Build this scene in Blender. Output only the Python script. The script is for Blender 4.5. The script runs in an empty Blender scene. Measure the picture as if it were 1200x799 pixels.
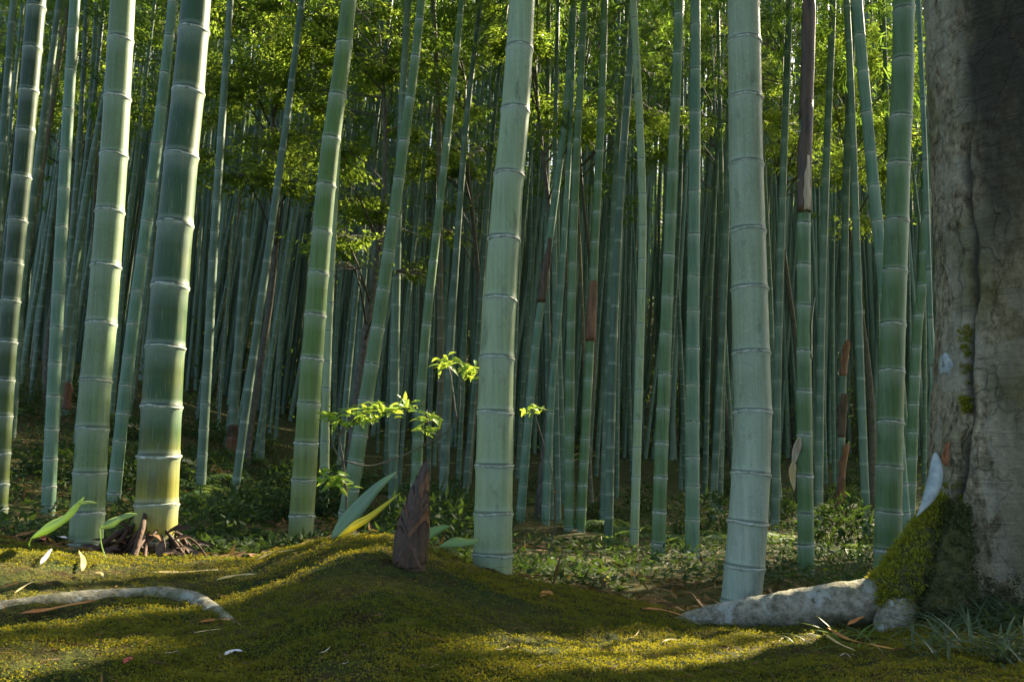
import bpy, math, random
import numpy as np
from mathutils import Vector, Matrix

random.seed(11)
rng = np.random.default_rng(11)
R = math.radians
sc = bpy.context.scene
COL = sc.collection

# ------------------------------------------------------------------ camera, sky, sun, exposure
F = 1067.0                      # focal length in photo pixels (photo is 1200 x 799)
CAMZ = 0.60
PITCH = R(7.77)
cam = bpy.data.cameras.new('camera')
cam.sensor_width = 36.0
cam.lens = 36.0 * F / 1200.0
cam.clip_start = 0.05
cam.clip_end = 600
camo = bpy.data.objects.new('camera', cam)
COL.objects.link(camo)
camo.location = (0, 0, CAMZ)
camo.rotation_euler = (R(90) + PITCH, 0, 0)
sc.camera = camo

SUN_AZ, SUN_EL = R(43), R(33)   # azimuth from +Y towards +X
SUNV = Vector((math.sin(SUN_AZ) * math.cos(SUN_EL), math.cos(SUN_AZ) * math.cos(SUN_EL), math.sin(SUN_EL)))
w = bpy.data.worlds.new('World')
sc.world = w
w.use_nodes = True
nt = w.node_tree
sky = nt.nodes.new('ShaderNodeTexSky')
sky.sky_type = 'NISHITA'
sky.sun_disc = False
sky.sun_elevation = SUN_EL
sky.sun_rotation = SUN_AZ
sky.air_density = 0.8
sky.dust_density = 3.0
sky.ozone_density = 0.3
bg = nt.nodes['Background']
nt.links.new(sky.outputs[0], bg.inputs[0])
bg.inputs[1].default_value = 0.06
sun = bpy.data.lights.new('sun', 'SUN')
sun.energy = 5.0
sun.angle = R(0.6)
sun.color = (1.0, 0.86, 0.62)
suno = bpy.data.objects.new('sun', sun)
COL.objects.link(suno)
suno.rotation_euler = SUNV.to_track_quat('Z', 'Y').to_euler()
sc.view_settings.view_transform = 'Standard'
sc.view_settings.look = 'None'
sc.view_settings.exposure = 2.7
sc.view_settings.gamma = 1.0
sc.view_settings.use_curve_mapping = False
sc.render.engine = 'CYCLES'
sc.cycles.max_bounces = 6
sc.cycles.diffuse_bounces = 3
sc.cycles.glossy_bounces = 2
sc.cycles.transmission_bounces = 3
sc.cycles.transparent_max_bounces = 4
sc.cycles.use_denoising = True
sc.cycles.caustics_reflective = False
sc.cycles.caustics_refractive = False

# ------------------------------------------------------------------ pixel <-> world
def tanel(py):
    return np.tan(PITCH - np.arctan((np.asarray(py, float) - 399.5) / F))

def zpix(py, d):
    return CAMZ + d * tanel(py)

CP, SP = math.cos(PITCH), math.sin(PITCH)
def P(px, py, d):
    """the point seen at photo pixel (px, py) at forward distance d"""
    a, b = (px - 600) / F, -(py - 399.5) / F
    dy = CP - SP * b
    dz = SP + CP * b
    s = d / dy
    return Vector((a * s, d, CAMZ + dz * s))

# ------------------------------------------------------------------ numpy noise
def _hash(ix, iy, seed):
    h = (ix.astype(np.int64) * 374761393 + iy.astype(np.int64) * 668265263 + seed * 974634777) & 0xFFFFFFFF
    h = ((h ^ (h >> 13)) * 1274126177) & 0xFFFFFFFF
    return ((h ^ (h >> 16)) & 0xFFFF) / 65535.0

def vnoise(x, y, seed=0):
    x = np.asarray(x, float); y = np.asarray(y, float)
    ix, iy = np.floor(x), np.floor(y)
    fx, fy = x - ix, y - iy
    fx = fx * fx * (3 - 2 * fx); fy = fy * fy * (3 - 2 * fy)
    a = _hash(ix, iy, seed); b = _hash(ix + 1, iy, seed)
    c = _hash(ix, iy + 1, seed); d = _hash(ix + 1, iy + 1, seed)
    return (a * (1 - fx) + b * fx) * (1 - fy) + (c * (1 - fx) + d * fx) * fy

def fbm(x, y, seed=0, o=3):
    s, a, t = 0, 1.0, 0
    for i in range(o):
        s = s + a * vnoise(np.asarray(x) * 2 ** i, np.asarray(y) * 2 ** i, seed + i * 17)
        t += a; a *= 0.5
    return s / t - 0.5

# ------------------------------------------------------------------ terrain height
DK = np.array([0.3, 0.9, 1.45, 2.0, 2.70, 3.3, 4.6, 8.0, 13.0, 26.0, 60.0])
CU = dict(
    c=([-400, 0, 60, 110, 200, 300, 350, 400, 450, 500, 560, 620, 700, 760, 820, 900, 1000, 1100, 1200, 1600],
       [640, 636, 642, 650, 656, 658, 644, 630, 627, 641, 667, 683, 701, 714, 723, 724, 722, 706, 700, 700]),
    low=([-400, 0, 200, 300, 500, 700, 1000, 1600], [590, 606, 630, 640, 655, 668, 672, 660]),
    mid=([-400, 0, 200, 300, 450, 700, 1000, 1600], [490, 520, 552, 582, 608, 622, 632, 620]),
    hill=([-400, 0, 200, 300, 450, 700, 1000, 1600], [430, 460, 498, 536, 570, 588, 596, 585]),
    far=([-400, 0, 200, 300, 500, 700, 1000, 1600], [350, 390, 425, 455, 490, 505, 508, 500]),
    end=([-400, 0, 300, 500, 700, 1000, 1600], [140, 150, 180, 200, 205, 205, 200]))

def ground_z(x, y):
    x = np.atleast_1d(np.asarray(x, float)); y = np.atleast_1d(np.asarray(y, float))
    yy = np.maximum(y, 0.9)
    u = np.clip(600 + F * x / yy, -700, 1900)
    I = {k: np.interp(u, *v) for k, v in CU.items()}
    n = u.shape[0]
    Z = np.empty((n, len(DK)))
    zc = zpix(I['c'], 2.7)
    z145 = zpix(806.0, 1.45)
    Z[:, 0] = CAMZ - 0.42
    Z[:, 1] = CAMZ - 0.40
    Z[:, 2] = z145 + 0.10 * (zc - z145)
    Z[:, 3] = z145 + 0.62 * (zc - z145)
    Z[:, 4] = zc
    Z[:, 5] = zc - 0.085 + 0.03 * np.clip((500 - u) / 500, 0, 1)
    Z[:, 6] = zpix(I['low'], 4.6)
    Z[:, 7] = zpix(I['mid'], 8.0)
    Z[:, 8] = zpix(I['hill'], 13.0)
    Z[:, 9] = zpix(I['far'], 26.0)
    Z[:, 10] = zpix(I['end'], 60.0)
    yq = np.clip(y, DK[0], 200)
    k = np.clip(np.searchsorted(DK, yq) - 1, 0, len(DK) - 2)
    r = np.arange(n)
    d0, d1 = DK[k], DK[k + 1]
    h = d1 - d0
    z0, z1 = Z[r, k], Z[r, k + 1]
    sl = (Z[:, 1:] - Z[:, :-1]) / (DK[1:] - DK[:-1])
    m = np.zeros_like(Z)
    a, b = sl[:, :-1], sl[:, 1:]
    m[:, 1:-1] = np.where(a * b > 0, 2 * a * b / (a + b + np.where(a + b == 0, 1e-9, 0)), 0)
    m[:, -1] = sl[:, -1]
    t = (yq - d0) / h
    tt = np.clip(t, 0, 1)
    out = ((2 * tt**3 - 3 * tt**2 + 1) * z0 + (tt**3 - 2 * tt**2 + tt) * h * m[r, k]
           + (-2 * tt**3 + 3 * tt**2) * z1 + (tt**3 - tt**2) * h * m[r, k + 1])
    out = out + np.where(t > 1, (t - 1) * h * sl[:, -1] * 0.35, 0)
    near = np.clip((4.5 - y) / 2.0, 0, 1) * np.clip((y + 2) / 2, 0, 1)
    out = out + 0.055 * fbm(x * 2.6, y * 2.6, 3) * (0.25 + 0.75 * np.clip(np.abs(y - 2.7) / 0.6, 0, 1)) * near
    out = out + 0.020 * fbm(x * 11, y * 11, 9) * near
    out = out + 0.16 * fbm(x * 0.9, y * 0.9, 21) * np.clip((y - 4) / 3, 0, 1)
    return out

def gz(x, y):
    return float(ground_z(x, y)[0])

def G(px, py):
    """where the ray of a photo pixel first meets the ground"""
    ds = np.concatenate([np.linspace(1.2, 4.5, 700), np.linspace(4.5, 40, 900)])
    pts = [P(px, py, 1.0)]
    v = pts[0] - Vector((0, 0, CAMZ))
    xs, zs = v.x * ds, CAMZ + v.z * ds
    g = ground_z(xs, ds)
    hit = np.nonzero(zs <= g)[0]
    d = ds[hit[0]] if len(hit) else 3.0
    return Vector((v.x * d, d, gz(v.x * d, d)))

# ------------------------------------------------------------------ object helpers
def link(o, parent=None):
    COL.objects.link(o)
    if parent is not None:
        o.parent = parent
    return o

def tag(o, label=None, cat=None, group=None, kind=None):
    if label: o['label'] = label
    if cat: o['category'] = cat
    if group: o['group'] = group
    if kind: o['kind'] = kind
    return o

def empty(name, loc):
    o = bpy.data.objects.new(name, None)
    o.empty_display_size = 0.1
    o.location = loc
    return link(o)

def mesh_np(name, V, Fs, mat, smooth=True, pattr=None, fattr=None):
    """V (n,3); Fs: list of int arrays (m,3) or (m,4)"""
    V = np.asarray(V, np.float32)
    if not isinstance(Fs, (list, tuple)): Fs = [Fs]
    Fs = [np.asarray(f, np.int32) for f in Fs if len(f)]
    me = bpy.data.meshes.new(name)
    me.vertices.add(len(V))
    me.vertices.foreach_set('co', V.ravel())
    tot = np.concatenate([np.full(len(f), f.shape[1], np.int32) for f in Fs])
    li = np.concatenate([f.ravel() for f in Fs])
    st = np.concatenate([[0], np.cumsum(tot)[:-1]]).astype(np.int32)
    me.loops.add(len(li))
    me.loops.foreach_set('vertex_index', li)
    me.polygons.add(len(tot))
    me.polygons.foreach_set('loop_start', st)
    me.polygons.foreach_set('loop_total', tot)
    me.polygons.foreach_set('use_smooth', np.full(len(tot), smooth))
    for nm, a in (pattr or {}).items():
        at = me.attributes.new(nm, 'FLOAT', 'POINT'); at.data.foreach_set('value', np.asarray(a, np.float32))
    for nm, a in (fattr or {}).items():
        at = me.attributes.new(nm, 'FLOAT', 'FACE'); at.data.foreach_set('value', np.asarray(a, np.float32))
    me.update(calc_edges=True)
    me.validate()
    if mat: me.materials.append(mat)
    return me

def obj(name, me, parent=None, loc=None):
    o = bpy.data.objects.new(name, me)
    if loc is not None: o.location = loc
    return link(o, parent)

def frames(pts):
    pts = np.asarray(pts, float)
    t = np.gradient(pts, axis=0)
    t /= np.linalg.norm(t, axis=1)[:, None] + 1e-12
    ref = np.array([0.0, 1.0, 0.0]) if abs(t[0][1]) < 0.9 else np.array([1.0, 0, 0])
    a = np.empty_like(t)
    p = ref
    for i in range(len(t)):
        p = p - t[i] * p.dot(t[i]); p = p / (np.linalg.norm(p) + 1e-12)
        a[i] = p
    return t, a, np.cross(t, a)

def tube(pts, rad, sides=8, cap=True, wob=None):
    pts = np.asarray(pts, float)
    rad = np.broadcast_to(np.asarray(rad, float), (len(pts),))
    t, a, b = frames(pts)
    th = np.arange(sides) * 2 * math.pi / sides
    ring = np.cos(th)[None, :, None] * a[:, None, :] + np.sin(th)[None, :, None] * b[:, None, :]
    rr = rad[:, None] * (wob if wob is not None else 1.0) * np.ones((len(pts), sides))
    V = (pts[:, None, :] + ring * rr[:, :, None]).reshape(-1, 3)
    n = len(pts)
    i = np.arange(n - 1)[:, None] * sides; j = np.arange(sides)[None, :]; j2 = (j + 1) % sides
    Q = np.stack([i + j, i + j2, i + sides + j2, i + sides + j], -1).reshape(-1, 4)
    Fs = [Q]
    if cap:
        V = np.vstack([V, pts[0], pts[-1]])
        k0, k1 = n * sides, n * sides + 1
        jj = np.arange(sides); jn = (jj + 1) % sides
        Fs.append(np.vstack([np.stack([np.full(sides, k0), jn, jj], -1),
                             np.stack([np.full(sides, k1), (n - 1) * sides + jj, (n - 1) * sides + jn], -1)]))
    return V, Fs

class Acc:
    """collects vertices and faces into one mesh"""
    def __init__(s): s.V = []; s.Q = []; s.T = []; s.rq = []; s.rt = []; s.n = 0
    def add(s, V, Fs, rnd=None):
        if not isinstance(Fs, (list, tuple)): Fs = [Fs]
        for f in Fs:
            f = np.asarray(f)
            if not len(f): continue
            r = np.full(len(f), random.random()) if rnd is None else (np.full(len(f), rnd) if np.isscalar(rnd) else rnd)
            if f.shape[1] == 4: s.Q.append(f + s.n); s.rq.append(r)
            else: s.T.append(f + s.n); s.rt.append(r)
        s.V.append(np.asarray(V)); s.n += len(V)
    def mesh(s, name, mat, smooth=True):
        Fs, r = [], []
        if s.Q: Fs.append(np.vstack(s.Q)); r.append(np.concatenate(s.rq))
        if s.T: Fs.append(np.vstack(s.T)); r.append(np.concatenate(s.rt))
        return mesh_np(name, np.vstack(s.V), Fs, mat, smooth, fattr={'rnd': np.concatenate(r)})

def leaves_np(base, dirv, nrm, L, W, droop=0.25, rows=2):
    """many lanceolate leaves at once: base,dirv,nrm (n,3); L,W (n,). A folded, bent blade of 'rows' quads pairs"""
    n = len(base)
    d = dirv / (np.linalg.norm(dirv, axis=1)[:, None] + 1e-9)
    s = np.cross(d, nrm); s /= np.linalg.norm(s, axis=1)[:, None] + 1e-9
    u = np.cross(s, d)
    L = np.asarray(L)[:, None]; W = np.asarray(W)[:, None]
    if rows == 1:      # 4-vertex folded diamond
        p0 = base
        pl = base + d * L * 0.38 + s * W * 0.5 - u * W * 0.12
        pr = base + d * L * 0.38 - s * W * 0.5 - u * W * 0.12
        p1 = base + d * L - u * L * droop
        V = np.stack([p0, pr, p1, pl], 1).reshape(-1, 3)
        Q = np.arange(n)[:, None] * 4 + np.array([[0, 1, 2, 3]])
        return V, Q
    ts = np.array([0.0, 0.22, 0.55, 1.0]); ws = np.array([0.06, 0.5, 0.42, 0.0])
    rowsV = []
    for t, wd in zip(ts, ws):
        c = base + d * L * t - u * L * droop * t * t
        rowsV += [c + s * W * wd + u * W * wd * 0.35, c, c - s * W * wd + u * W * wd * 0.35]
    V = np.stack(rowsV, 1).reshape(-1, 3)
    q = []
    for k in range(3):
        a = k * 3
        q += [[a, a + 1, a + 4, a + 3], [a + 1, a + 2, a + 5, a + 4]]
    Q = (np.arange(n)[:, None, None] * 12 + np.array(q)[None]).reshape(-1, 4)
    return V, Q

def blade(base, d, up, L, W, bend=0.4, n=9, fold=0.25, prof=None, twist=0.0):
    """one larger leaf with a midrib fold, for leaves seen near"""
    base = np.array(base, float); d = np.array(d, float); d /= np.linalg.norm(d)
    up = np.array(up, float); s = np.cross(d, up); s /= np.linalg.norm(s); u = np.cross(s, d)
    V = []
    for i in range(n + 1):
        t = i / n
        wd = (prof(t) if prof else math.sin(math.pi * min(1, 0.04 + t * 0.96)) ** 0.75 * (1 - 0.35 * t)) * W * 0.5
        c = base + d * L * t * (1 - 0.15 * bend * t) - u * L * bend * t * t
        a = twist * t
        ss = s * math.cos(a) + u * math.sin(a); uu = u * math.cos(a) - s * math.sin(a)
        wv = 0.06 * W * math.sin(t * 14 + L * 50)
        V += [c + ss * wd + uu * (wd * fold + wv), c + ss * wd * 0.5 + uu * wd * fold * 0.42, c,
              c - ss * wd * 0.5 + uu * wd * fold * 0.42, c - ss * wd + uu * (wd * fold - wv)]
    Q = []
    for i in range(n):
        for k in range(4):
            a = i * 5 + k
            Q.append([a, a + 1, a + 6, a + 5])
    return np.array(V), np.array(Q)

# ------------------------------------------------------------------ materials
def newmat(name):
    m = bpy.data.materials.new(name)
    m.use_nodes = True
    t = m.node_tree
    return m, t, t.nodes['Principled BSDF'], t.nodes['Material Output']

class NT:
    def __init__(s, t): s.t = t
    def n(s, typ, **kw):
        nd = s.t.nodes.new(typ)
        for k, v in kw.items():
            if k.startswith('i_'):
                key = k[2:]
                key = int(key) if key.isdigit() else key.replace('_', ' ')
                s.set(nd.inputs[key], v)
            else: setattr(nd, k, v)
        return nd
    def set(s, inp, v):
        if hasattr(v, 'is_output') or isinstance(v, bpy.types.NodeSocket): s.t.links.new(v, inp)
        elif isinstance(v, (tuple, list)) and len(v) == 3 and inp.type == 'RGBA': inp.default_value = (*v, 1)
        else: inp.default_value = v
    def mix(s, f, a, b, mode='MIX'):
        nd = s.t.nodes.new('ShaderNodeMix'); nd.data_type = 'RGBA'; nd.blend_type = mode
        s.set(nd.inputs[0], f); s.set(nd.inputs[6], a); s.set(nd.inputs[7], b)
        return nd.outputs[2]
    def math(s, op, a, b=0.0, c=0.0, clamp=False):
        nd = s.t.nodes.new('ShaderNodeMath'); nd.operation = op; nd.use_clamp = clamp
        s.set(nd.inputs[0], a); s.set(nd.inputs[1], b); s.set(nd.inputs[2], c)
        return nd.outputs[0]
    def noise(s, vec, scale, detail=3, rough=0.55, dist=0.0):
        nd = s.n('ShaderNodeTexNoise'); s.set(nd.inputs['Vector'], vec)
        nd.inputs['Scale'].default_value = scale; nd.inputs['Detail'].default_value = detail
        nd.inputs['Roughness'].default_value = rough; nd.inputs['Distortion'].default_value = dist
        return nd.outputs[0]
    def mapping(s, vec, scale):
        nd = s.n('ShaderNodeMapping'); s.set(nd.inputs[0], vec); nd.inputs['Scale'].default_value = scale
        return nd.outputs[0]
    def ramp(s, f, lo, hi):
        nd = s.n('ShaderNodeMapRange'); s.set(nd.inputs[0], f)
        nd.inputs[1].default_value = lo; nd.inputs[2].default_value = hi
        return nd.outputs[0]
    def attr(s, name):
        nd = s.n('ShaderNodeAttribute'); nd.attribute_name = name
        return nd.outputs['Fac']
    def bump(s, h, strength, dist):
        nd = s.n('ShaderNodeBump'); s.set(nd.inputs['Height'], h)
        nd.inputs['Strength'].default_value = strength; nd.inputs['Distance'].default_value = dist
        return nd.outputs[0]

def mat_culm(name, col, low=None, bloom=0.35, rough=0.38, low_h=0.7, speck=0.0, vary=False, dark=None):
    """bamboo skin: streaks along the culm, waxy bloom, pale wax band and dark scar at each node"""
    m, t, bs, out = newmat(name)
    q = NT(t)
    tc = q.n('ShaderNodeTexCoord').outputs['Object']
    oi = q.n('ShaderNodeObjectInfo')
    shift = q.n('ShaderNodeVectorMath', operation='ADD')
    q.set(shift.inputs[0], tc)
    cmb = q.n('ShaderNodeCombineXYZ'); q.set(cmb.inputs[2], q.math('MULTIPLY', oi.outputs['Random'], 37.0))
    q.set(shift.inputs[1], cmb.outputs[0])
    v = shift.outputs[0]
    ht, wx, sc_a = q.attr('ht'), q.attr('wax'), q.attr('scar')
    c = q.mix(0.0, col, col)
    if low is not None:
        f = q.math('ADD', q.ramp(ht, low_h, 0.0), q.math('MULTIPLY', q.math('SUBTRACT', q.noise(v, 7, 2), 0.5), 0.7), clamp=True)
        c = q.mix(f, col, low)
    if vary:
        r = oi.outputs['Random']
        c = q.mix(r, q.mix(1.0, c, (0.62, 0.72, 0.70), 'MULTIPLY'), q.mix(1.0, c, (1.18, 1.2, 1.12), 'MULTIPLY'))
    st = q.noise(q.mapping(v, (26, 26, 0.9)), 3.0, 4, 0.6)
    c = q.mix(q.ramp(st, 0.35, 0.72), q.mix(1.0, c, (0.72, 0.74, 0.70), 'MULTIPLY'), q.mix(1.0, c, (1.18, 1.16, 1.12), 'MULTIPLY'))
    big = q.noise(q.mapping(v, (5, 5, 1.6)), 1.6, 3)
    bl = q.math('MULTIPLY', q.ramp(big, 0.38, 0.72), bloom)
    c = q.mix(bl, c, (0.30, 0.395, 0.275))
    if speck:
        sp = q.noise(v, 150, 3, 0.7)
        c = q.mix(q.math('MULTIPLY', q.ramp(sp, 0.56, 0.70), speck), c, (0.50, 0.55, 0.52))
    # grime patches
    gr = q.noise(q.mapping(v, (9, 9, 3)), 2.2, 5, 0.7)
    c = q.mix(q.math('MULTIPLY', q.ramp(gr, 0.57, 0.70), 0.6), c, (0.06, 0.075, 0.038))
    scr = q.noise(q.mapping(v, (60, 60, 1.6)), 5.0, 3, 0.6)
    c = q.mix(q.math('MULTIPLY', q.ramp(scr, 0.62, 0.70), 0.35), c, (0.34, 0.40, 0.27))
    mould = q.noise(q.mapping(v, (1, 1, 0.7)), 85, 4, 0.7)
    c = q.mix(q.math('MULTIPLY', q.ramp(mould, 0.60, 0.68), q.math('ADD', 0.25, q.math('MULTIPLY', wx, 0.5))), c, (0.045, 0.055, 0.03))
    # node: wax and scar are masks written on the rings of vertices about each node
    wax = q.math('MULTIPLY', wx, q.math('ADD', 0.25, q.math('MULTIPLY', q.noise(v, 24, 3), 0.6)))
    c = q.mix(wax, c, (0.38, 0.46, 0.35))
    c = q.mix(q.math('MULTIPLY', sc_a, 0.8), c, (0.04, 0.05, 0.03))
    q.set(bs.inputs['Base Color'], c)
    q.set(bs.inputs['Roughness'], q.math('ADD', rough, q.math('MULTIPLY', big, 0.22)))
    bs.inputs['Specular IOR Level'].default_value = 0.32
    q.set(bs.inputs['Normal'], q.bump(st, 0.12, 0.004))
    return m

def mat_leaf(name, c1, c2, tint=(0.30, 0.42, 0.03), trans=0.5, rough=0.45, back=None):
    m, t, bs, out = newmat(name)
    q = NT(t)
    rnd = q.attr('rnd')
    geo = q.n('ShaderNodeNewGeometry')
    nz = q.noise(geo.outputs['Position'], 1.3, 2)
    f = q.math('ADD', q.math('MULTIPLY', rnd, 0.65), q.math('MULTIPLY', q.math('SUBTRACT', nz, 0.35), 1.0), clamp=True)
    c = q.mix(f, c1, c2)
    q.set(bs.inputs['Base Color'], c)
    bs.inputs['Roughness'].default_value = rough
    bs.inputs['Specular IOR Level'].default_value = 0.3
    tr = q.n('ShaderNodeBsdfTranslucent')
    q.set(tr.inputs['Color'], q.mix(q.math('MULTIPLY', f, 0.9), tint, (tint[0] * 1.35, tint[1] * 1.1, tint[2])))
    mx = q.n('ShaderNodeMixShader'); mx.inputs[0].default_value = trans
    t.links.new(bs.outputs[0], mx.inputs[1]); t.links.new(tr.outputs[0], mx.inputs[2])
    t.links.new(mx.outputs[0], out.inputs[0])
    return m

def mat_simple(name, c1, c2, scale=8, rough=0.7, stretch=(1, 1, 1), bump=0.3, bdist=0.01, lo=0.35, hi=0.65, c3=None, s3=30, detail=5):
    m, t, bs, out = newmat(name)
    q = NT(t)
    tc = q.n('ShaderNodeTexCoord').outputs['Object']
    nz = q.noise(q.mapping(tc, stretch), scale, detail, 0.62)
    c = q.mix(q.ramp(nz, lo, hi), c1, c2)
    if c3:
        n3 = q.noise(tc, s3, 4, 0.6)
        c = q.mix(q.ramp(n3, 0.54, 0.66), c, c3)
    q.set(bs.inputs['Base Color'], c)
    bs.inputs['Roughness'].default_value = rough
    if bump: q.set(bs.inputs['Normal'], q.bump(nz, bump, bdist))
    return m

M = {}
M['pale'] = mat_culm('bamboo_pale_bluegreen', (0.25, 0.335, 0.165), bloom=0.40, speck=0.2, low=(0.25, 0.32, 0.13), low_h=0.9)
M['waxy'] = mat_culm('bamboo_waxy_grey', (0.235, 0.295, 0.165), bloom=0.40, speck=0.5, low=(0.36, 0.43, 0.34), low_h=1.0)
M['grey'] = mat_culm('bamboo_greygreen', (0.13, 0.20, 0.075), bloom=0.22, speck=0.2)
M['rich'] = mat_culm('bamboo_rich_green', (0.020, 0.068, 0.014), low=(0.34, 0.275, 0.008), bloom=0.10, rough=0.34, low_h=0.46)
M['dark'] = mat_culm('bamboo_dark_green', (0.015, 0.044, 0.008), low=(0.10, 0.13, 0.012), bloom=0.08, rough=0.34, low_h=0.9)
M['olive'] = mat_culm('bamboo_olive_green', (0.085, 0.165, 0.028), low=(0.18, 0.21, 0.05), bloom=0.14, low_h=0.9)
M['teal'] = mat_culm('bamboo_teal_green', (0.10, 0.20, 0.12), bloom=0.32)
M['green'] = mat_culm('bamboo_fresh_green', (0.085, 0.165, 0.052), bloom=0.22)
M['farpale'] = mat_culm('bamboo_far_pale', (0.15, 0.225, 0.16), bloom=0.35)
M['far'] = mat_culm('bamboo_slender', (0.085, 0.145, 0.092), bloom=0.32, vary=True)
M['node'] = mat_simple('bamboo_node_ring', (0.22, 0.26, 0.18), (0.50, 0.55, 0.45), 42, 0.6, bump=0.5, bdist=0.002, c3=(0.14, 0.16, 0.10), s3=70)
M['bleaf'] = mat_leaf('bamboo_leaf', (0.012, 0.034, 0.008), (0.042, 0.085, 0.016), (0.21, 0.38, 0.045), 0.50)
M['mleaf'] = mat_leaf('understory_leaf', (0.018, 0.048, 0.010), (0.060, 0.110, 0.02), (0.31, 0.47, 0.05), 0.52)
M['bright'] = mat_leaf('sapling_leaf', (0.15, 0.29, 0.035), (0.28, 0.40, 0.06), (0.36, 0.52, 0.05), 0.5)
M['twig'] = mat_simple('twig_bark', (0.05, 0.045, 0.03), (0.12, 0.11, 0.07), 20)
M['shrub'] = mat_leaf('shrub_leaf', (0.018, 0.040, 0.012), (0.060, 0.100, 0.026), (0.08, 0.15, 0.018), 0.32, 0.8)
M['fern'] = mat_leaf('fern_leaf', (0.05, 0.11, 0.05), (0.15, 0.24, 0.10), (0.25, 0.38, 0.06), 0.4)
M['darkgrass'] = mat_leaf('dark_grass', (0.022, 0.046, 0.020), (0.085, 0.125, 0.060), (0.10, 0.16, 0.04), 0.3, 0.35)
M['grass'] = mat_leaf('grass_blade', (0.08, 0.16, 0.03), (0.22, 0.30, 0.06), (0.3, 0.42, 0.05), 0.4)
M['broad'] = mat_leaf('broad_leaf', (0.24, 0.38, 0.12), (0.34, 0.46, 0.18), (0.40, 0.55, 0.10), 0.45, 0.35)
M['broadgrey'] = mat_leaf('broad_leaf_greyish', (0.20, 0.32, 0.20), (0.28, 0.40, 0.27), (0.28, 0.42, 0.12), 0.4, 0.35)
M['yellowleaf'] = mat_leaf('yellowing_leaf', (0.40, 0.48, 0.04), (0.62, 0.60, 0.08), (0.6, 0.6, 0.06), 0.45, 0.4)
M['sheath'] = mat_simple('culm_sheath', (0.08, 0.034, 0.014), (0.24, 0.11, 0.042), 5, 0.6, (8, 8, 1), 0.3, 0.004)
M['sheathdark'] = mat_simple('dark_culm_sheath', (0.034, 0.022, 0.010), (0.11, 0.066, 0.03), 5, 0.55, (8, 8, 1), 0.3, 0.004)
M['sheathpale'] = mat_simple('pale_culm_sheath', (0.30, 0.24, 0.14), (0.52, 0.45, 0.30), 5, 0.6, (8, 8, 1), 0.3, 0.004)
M['orange'] = mat_simple('orange_dry_leaf', (0.42, 0.13, 0.03), (0.58, 0.27, 0.06), 14, 0.6, bump=0.2)
M['straw'] = mat_simple('straw_dry_leaf', (0.42, 0.30, 0.10), (0.60, 0.48, 0.22), 14, 0.6, bump=0.2)
M['red'] = mat_simple('red_dry_leaf', (0.40, 0.05, 0.03), (0.55, 0.12, 0.05), 14, 0.6, bump=0.2)
M['white'] = mat_simple('bleached_leaf', (0.55, 0.52, 0.46), (0.75, 0.72, 0.68), 14, 0.6, bump=0.2)
M['root'] = mat_simple('root_bark', (0.13, 0.12, 0.08), (0.29, 0.27, 0.195), 22, 0.85, bump=0.8, bdist=0.008, c3=(0.34, 0.34, 0.28), s3=9, detail=9)
M['stump'] = mat_simple('rotten_root', (0.020, 0.010, 0.005), (0.085, 0.040, 0.016), 22, 0.85, bump=0.8, bdist=0.012)
M['lichen'] = mat_simple('pale_lichen', (0.24, 0.29, 0.27), (0.44, 0.48, 0.44), 40, 0.9, bump=0.4, bdist=0.003)
M['mossbody'] = mat_simple('moss_cushion', (0.024, 0.030, 0.008), (0.085, 0.078, 0.016), 60, 0.95, bump=0.9, bdist=0.006)
M['wound'] = mat_simple('orange_bark_wound', (0.22, 0.07, 0.025), (0.40, 0.16, 0.06), 30, 0.8, bump=0.4, bdist=0.004)
M['mossbright'] = mat_leaf('bright_moss', (0.13, 0.16, 0.014), (0.34, 0.34, 0.022), (0.3, 0.3, 0.02), 0.35, 0.8)
M['mosstuft'] = mat_leaf('ground_moss', (0.022, 0.054, 0.007), (0.185, 0.185, 0.014), (0.33, 0.31, 0.013), 0.38, 0.8)

def mat_ground():
    m, t, bs, out = newmat('forest_floor')
    q = NT(t)
    tc = q.n('ShaderNodeTexCoord').outputs['Object']
    sep = q.n('ShaderNodeSeparateXYZ'); q.set(sep.inputs[0], tc)
    n1 = q.noise(tc, 3.2, 5, 0.6); n2 = q.noise(tc, 70, 4, 0.7); n3 = q.noise(tc, 9, 4, 0.6)
    moss = q.mix(q.ramp(n1, 0.38, 0.64), (0.032, 0.052, 0.008), (0.105, 0.095, 0.012))
    moss = q.mix(q.math('MULTIPLY', q.ramp(n3, 0.50, 0.66), 0.65), moss, (0.075, 0.035, 0.012))
    moss = q.mix(q.ramp(n2, 0.40, 0.62), q.mix(1.0, moss, (0.45, 0.45, 0.45), 'MULTIPLY'), moss)
    litter = q.mix(q.ramp(n3, 0.35, 0.65), (0.038, 0.040, 0.014), (0.13, 0.085, 0.030))
    litter = q.mix(q.ramp(n2, 0.42, 0.62), litter, (0.060, 0.085, 0.025))
    yf = q.math('ADD', q.ramp(sep.outputs[1], 3.2, 4.4), q.math('MULTIPLY', q.math('SUBTRACT', n1, 0.5), 0.8), clamp=True)
    q.set(bs.inputs['Base Color'], q.mix(yf, moss, litter))
    bs.inputs['Roughness'].default_value = 0.9
    bs.inputs['Specular IOR Level'].default_value = 0.15
    q.set(bs.inputs['Normal'], q.bump(n2, 0.8, 0.02))
    return m
M['ground'] = mat_ground()

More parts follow.
